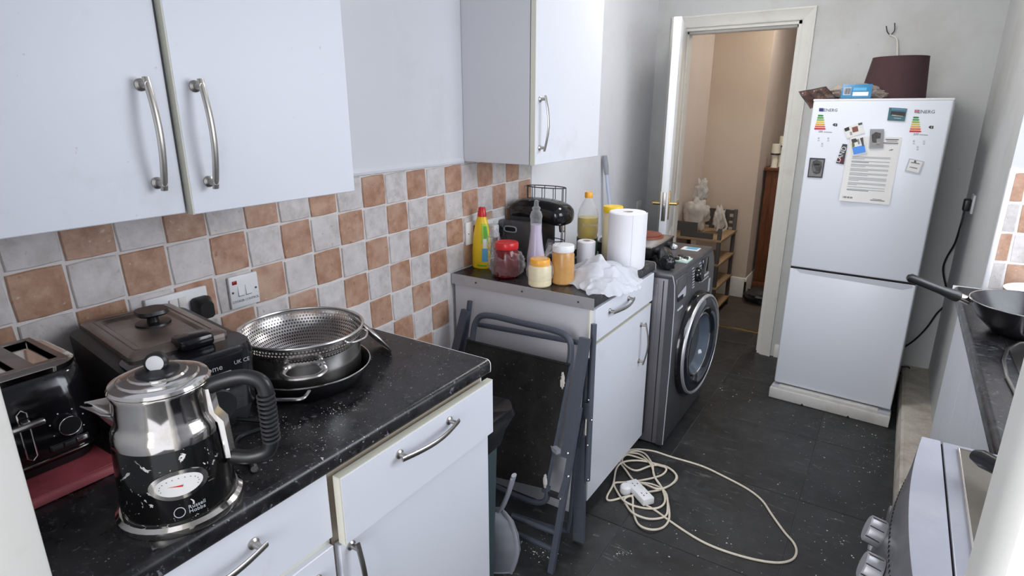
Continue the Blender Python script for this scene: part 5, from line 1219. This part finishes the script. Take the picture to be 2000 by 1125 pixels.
# scoop: curved rim wall plus floor plate
def scoop(u, v):
    k_ = u*(n_-1); i = min(int(k_), n_-2); p = o1[i].lerp(o1[i+1], k_-i)
    return p+Vector((-.090*v, -.045*math.sin(v*PI*.5), .0))
so2 = MB().grid(scoop, 24, 10); so2.grid(lambda u, v: scoop(u, v)+Vector((.002, .006, 0)), 24, 10)
part('scoop', so2, M['grey'], dp, sharp=60)
part('rim', MB().tube([p+Vector((-.014, -.004, 0)) for p in cr(o1, 4)], .016, 10, r2=.0045, up=(1, 0, 0)), M['dustpan'], dp)
part('scoop_edge', MB().tube([scoop(1, i/8) for i in range(9)], .003, 6), M['dustpan'], dp)
hpts = [Dp(974, 1003), Dp(984, 985), Dp(994, 960), Dp(1001, 937), Dp(1004, 928)]
part('handle', MB().tube(cr(hpts, 5), [.015]*6+[.014]*6+[.016]*6+[.012]*3, 12, r2=.007, up=(0, 1, 0)), M['dustpan'], dp)
# extension lead
ex = thing('extension_lead', 'tangled cream extension lead with white socket block on the floor', 'extension lead', tuple(bp(1245, 960, 'z', 0)))
cpx = [(255, 400), (330, 420), (430, 450), (520, 410), (540, 365), (490, 315), (400, 285), (290, 265), (190, 275), (145, 320), (125, 420), (85, 500), (105, 525), (200, 503), (330, 475), (450, 450), (525, 400), (530, 350), (460, 300), (370, 300), (280, 330), (215, 305), (183, 262), (215, 228), (300, 250), (400, 290), (470, 315), (440, 360), (330, 390), (215, 405), (135, 412), (145, 455), (200, 530), (300, 570), (410, 575), (462, 530), (440, 440), (390, 360), (380, 290), (330, 220), (260, 203), (190, 235), (170, 270), (210, 330), (270, 400), (380, 420), (465, 470), (480, 570), (460, 630), (360, 645), (260, 610), (215, 560), (200, 515), (250, 500), (255, 590), (290, 680), (370, 714), (450, 700), (490, 640), (482, 540), (455, 460), (400, 380), (370, 290), (300, 225), (220, 215), (200, 215), (260, 192), (380, 202), (500, 240), (700, 300), (850, 370), (1000, 450), (1095, 525), (1160, 620), (1240, 730), (1300, 800), (1319, 860), (1290, 910), (1200, 930), (1050, 910), (870, 860), (720, 800), (600, 730), (490, 655), (400, 590), (320, 545)]
pts = []
for i, (x, y) in enumerate(cpx):
    z = .0045+(.009*(i % 3)/2 if i < 66 else 0); pts.append(bp(1160+x/3.3333, 820+y/3.3333, 'z', z))
part('cord', MB().tube(cr(pts, 5), .0042, 8), M['cable'], ex)
e0, e1 = bp(1232, 938, 'z', .03), bp(1268, 976, 'z', .03); dv = (e1-e0); dv.z = 0
BM = basis(((e0+e1)/2-Vector((0, 0, .0))), dv, Vector((-dv.y, dv.x, 0))); LB = dv.length/2
blk = part('socket_block', MB().rbox(-LB, LB, -.026, .026, -.027, .004, .005, 2).xf(BM), M['white'], ex)
for s_ in (-1, 1):
    for dx_, dy_ in ((0, .010), (-.008, -.008), (.008, -.008)): part('pin_hole', MB().box(s_*LB*.5+dx_-.0035, s_*LB*.5+dx_+.0035, dy_-.0018, dy_+.0018, .0035, .0046).xf(BM), M['dark'], blk)
part('switch', MB().rbox(-.008, .008, .012, .022, .003, .007, .001).xf(BM), M['offw'], blk)
pp = bp(1222, 954, 'z', .02); part('plug', MB().lathe([(0, -.02), (.022, -.02), (.024, -.012), (.023, .010), (.017, .017), (0, .018)], T(*pp), 24), M['white'], ex)
# floor crumbs and plaster flakes
cr_ = MB(); rnd = random.Random(11)
def flake(p, s_):
    a = rnd.uniform(0, 6.3); q = [Vector((s_*rnd.uniform(.5, 1)*math.cos(a+k*2.09), s_*rnd.uniform(.4, 1)*math.sin(a+k*2.09), 0)) for k in range(3)]
    cr_.add([p+v for v in q]+[p+Vector((0, 0, s_*.5))], [(0, 1, 2), (0, 1, 3), (1, 2, 3), (2, 0, 3)])
spots = [(1215, 1080, 14, 40), (1415, 1025, 26, 14), (1700, 905, 30, 30), (1560, 1000, 120, 60), (1640, 940, 90, 50), (1600, 820, 60, 35), (1680, 850, 40, 40), (1540, 785, 40, 20), (1060, 1080, 30, 50), (1050, 1060, 50, 60), (1330, 780, 60, 40), (1440, 760, 60, 50), (1640, 1080, 60, 25), (1725, 880, 25, 50), (1450, 690, 40, 25), (1400, 1050, 150, 50), (1250, 880, 30, 20)]
for cx, cy, sd_, n in spots:
    for i in range(int(n*.6)):
        x, y = cx+rnd.gauss(0, sd_*.6), cy+rnd.gauss(0, sd_*.4)
        if y < 640: continue
        p = bp(x, y, 'z', .0004)
        if p.x > 1.60 or p.x < .35 or p.y > 3.8 or (p.x < .72 and p.y > 1.36) or (p.y > 2.82 and p.x > .93): continue
        flake(p, rnd.choice((.0015, .002, .002, .003, .003, .005)))
cb_ = part('floor_crumbs', cr_, M['paper'], flat=True, base=(1.0, 2.0, 0), kind='stuff'); tag(cb_, 'white crumbs and plaster flakes scattered over the dark floor', 'crumbs')
cr_ = MB()
for cx, cy, sd_, n in ((650, 800, 40, 90), (690, 760, 60, 60), (620, 850, 50, 50), (560, 830, 40, 40), (840, 700, 60, 40), (500, 900, 60, 25), (740, 720, 60, 40)):
    for i in range(n):
        p = bp(cx+rnd.gauss(0, sd_*.6), cy+rnd.gauss(0, sd_*.35), 'z', WT+.0003)
        if p.x > .59 or p.y > .755 or (p-Vector((.317, .43, WT))).length < .155 or (p-Vector((KX, KY, WT))).length < .10: continue
        flake(p, rnd.choice((.0008, .001, .0012, .0018)))
cb_ = part('worktop_crumbs', cr_, M['paper'], flat=True, base=(.45, .4, WT), kind='stuff'); tag(cb_, 'fine white crumbs scattered on the foreground black worktop', 'crumbs')
# ---------------------------------------------------------------- right-hand worktop
wk = thing('wok', 'black non-stick wok with long handle on the right worktop', 'wok', (1.80, 1.74, WT))
WK = T(1.800, 1.742, WT+.0006)
part('bowl', MB().lathe([(0, 0), (.070, 0), (.080, .004), (.118, .040), (.143, .088), (.1445, .0905), (.141, .0905), (.114, .042), (.076, .008), (0, .006)], WK, 56), M['nonstick'], wk, sharp=50)
part('rim', MB().tube([WK @ Vector((.143*math.cos(2*PI*q/56), .143*math.sin(2*PI*q/56), .0908)) for q in range(56)], .0016, 6, True), M['stain'], wk)
h0 = WK @ Vector((-.140, .004, .075)); h1 = Vector((1.497, 1.71, 1.044)); dh = h1-h0
part('ferrule', MB().tube([h0, h0+dh*.16], [.012, .0135], 14, r2=.011), M['chrome'], wk)
part('handle', MB().tube([h0+dh*.15, h0+dh*.17, h0+dh*.22, h0+dh*.45, h0+dh*.75, h0+dh*.96, h1], [.011, .0165, .0175, .013, .0125, .0135, .008], 14, r2=.012, up=(0, 0, 1)), M['black'], wk)
pl_ = thing('dish', 'white shallow dish behind the wok on the right worktop', 'dish', (1.90, 2.12, WT))
part('dish_body', MB().lathe([(0, 0), (.06, 0), (.065, .004), (.112, .042), (.114, .046), (.110, .046), (.062, .008), (0, .005)], T(1.895, 2.115, WT+.0006), 48), M['white'], pl_, sharp=50)
sp_n = thing('saucepan', 'small pan on the cooker whose black handle shows beside the door frame', 'pan', (1.80, .55, .914))
SN = T(1.815, .600, .9142)
part('pan_body', MB().lathe([(0, 0), (.085, 0), (.092, .005), (.094, .060), (.0955, .062), (.092, .062), (.088, .008), (0, .005)], SN, 44), M['nonstick'], sp_n, sharp=50)
g0 = SN @ Vector((-.062, .070, .048)); g1 = bp(1903, 888, 'z', .955); dg_ = g1-g0
part('handle', MB().tube([g0, g0+dg_*.2, g0+dg_*.45, g0+dg_*.93, g1], [.008, .009, .014, .0165, .010], 14, r2=.011, up=(0, 0, 1)), M['black'], sp_n)
# ---------------------------------------------------------------- hallway
sh = thing('shelf_rack', 'dark slatted shelf rack with wooden shelves in the hallway', 'shelf', (.2, 4.2, 0))
SX0, SX1, SY0, SY1 = .055, .400, 3.98, 4.43
for y in (SY0, SY1):
    for x in (SX0, SX1): part('post', MB().rbox(x-.013, x+.013, y-.013, y+.013, .003, .78 if y > 4.2 else .70, .002), M['rack'], sh)
for z in (.06, .24, .42, .60): part('shelf', MB().rbox(SX0-.01, SX1+.02, SY0-.015, SY1+.015, z, z+.018, .002), M['wood_shelf'], sh)
for z in (.64, .69, .745): part('rail', MB().box(SX0, SX1, SY1-.006, SY1+.006, z, z+.028), M['rack'], sh)
for x in (SX0+.06, SX0+.17, SX0+.28): part('rail', MB().box(x-.02, x+.02, SY1-.007, SY1+.007, .618, .775), M['rack'], sh)
for z in (.66,): part('rail', MB().box(SX0, SX0+.18, SY0-.006, SY0+.006, z, z+.07), M['rack'], sh)
part('rail', MB().box(SX0+.06, SX0+.30, SY0-.008, SY0+.006, .60, .66), M['rack'], sh)
pb = thing('carrier_bag', 'cream plastic carrier bag standing on the hallway rack', 'bag', (.18, 4.2, .618))
part('bag_film', lump((.155, 4.22, .75), (.105, .10, .15), .5, 1.9, 2, 44, 30, False, .6185), M['carrier_hall'], pb, sharp=80)
part('bag_top', lump((.170, 4.24, .93), (.065, .045, .11), .7, 2.0, 6, 36, 26, False), M['carrier_hall'], pb, sharp=80)
pb2 = thing('carrier_bag', 'smaller limp carrier bag with loop handles on the hallway rack', 'bag', (.31, 4.22, .618))
part('bag_film', lump((.322, 4.25, .725), (.050, .06, .105), .55, 2.0, 7, 36, 26, False, .6185), M['carrier_hall'], pb2, sharp=80)
part('loop_handle', MB().tube(cr([(.35, 4.20, .78), (.378, 4.18, .74), (.400, 4.17, .685), (.375, 4.17, .655), (.33, 4.18, .655)], 6), .011, 8, r2=.005), M['carrier_hall'], pb2)
cbt = thing('wood_cabinet', 'tall dark reddish wood cabinet seen through the hallway doorway', 'cabinet', (.75, 5.1, 0))
part('body', MB().rbox(.500, 1.05, 4.93, 5.30, .09, 1.045, .004), M['wood_dark'], cbt)
part('top', MB().rbox(.484, 1.07, 4.905, 5.32, 1.045, 1.070, .005), M['wood_dark'], cbt)
part('panel', MB().rbox(.55, .78, 4.922, 4.932, .20, .98, .004), M['wood_dark'], cbt)
part('plinth', MB().rbox(.496, 1.06, 4.915, 5.31, .003, .092, .004), M['wood_dark'], cbt)
for i, (x, y, h_) in enumerate(((.548, 4.965, .19), (.585, 5.05, .25), (.622, 5.14, .29))):
    c_ = thing('pillar_candle', ('shortest pillar candle, front of the row on the hallway cabinet', 'middle pillar candle in black holder on the hallway cabinet', 'tallest pillar candle at the back of the hallway cabinet row')[i], 'candle', (x, y, 1.07), 0, 'candles on the hallway cabinet')
    part('holder', MB().lathe([(0, 0), (.028, 0), (.028, .004), (.024, .010), (.024, h_-.09), (.036, h_-.082), (.036, h_-.074), (0, h_-.074)], T(x, y, 1.0703), 24), M['candle'], c_, sharp=40)
    part('holder_band', MB().lathe([(.037, h_-.086), (.0385, h_-.086), (.0385, h_-.074), (.037, h_-.074)], T(x, y, 1.0703), 24), M['black'], c_)
    part('wax', MB().lathe([(0, h_-.074), (.033, h_-.074), (.033, h_-.002), (.031, h_), (0, h_-.004)], T(x, y, 1.0703), 24), M['candle'], c_, sharp=40)
bs = part('shoe_bag', lump((.50+.14, 4.62, .06), (.14, .12, .06), .25, 2.2, 9, 28, 16, True, .003), M['dark'], base=(.64, 4.62, 0), sharp=70); tag(bs, 'dark soft bag lying on the hallway carpet', 'bag')
# unseen ceiling lamps, added to brighten the far kitchen and the hallway
def lamp(label, x, y, r_, strength, col):
    o = thing('added_fill_lamp', label, 'lamp', (x, y, H-.09))
    part('base', MB().lathe([(0, 0), (r_*.6, 0), (r_*.6, -.02), (0, -.02)], T(x, y, H-.0005), 28), M['white'], o)
    em = NT('fill_lamp_glow'); em.set(color=(.9, .9, .9), rough=.5, emit=col, estr=strength)
    part('diffuser', MB().lathe([(r_*.9, -.02), (r_, -.035), (r_*.85, -.065), (r_*.45, -.085), (0, -.09)], T(x, y, H), 32), em.m, o, sharp=60)
lamp('unseen round opal fill lamp added on the kitchen ceiling', .78, 2.36, .18, FILL_K, (1, .97, .93))
lamp('unseen round opal fill lamp added on the hallway ceiling', .95, 4.35, .15, FILL_H, (1, .92, .80))
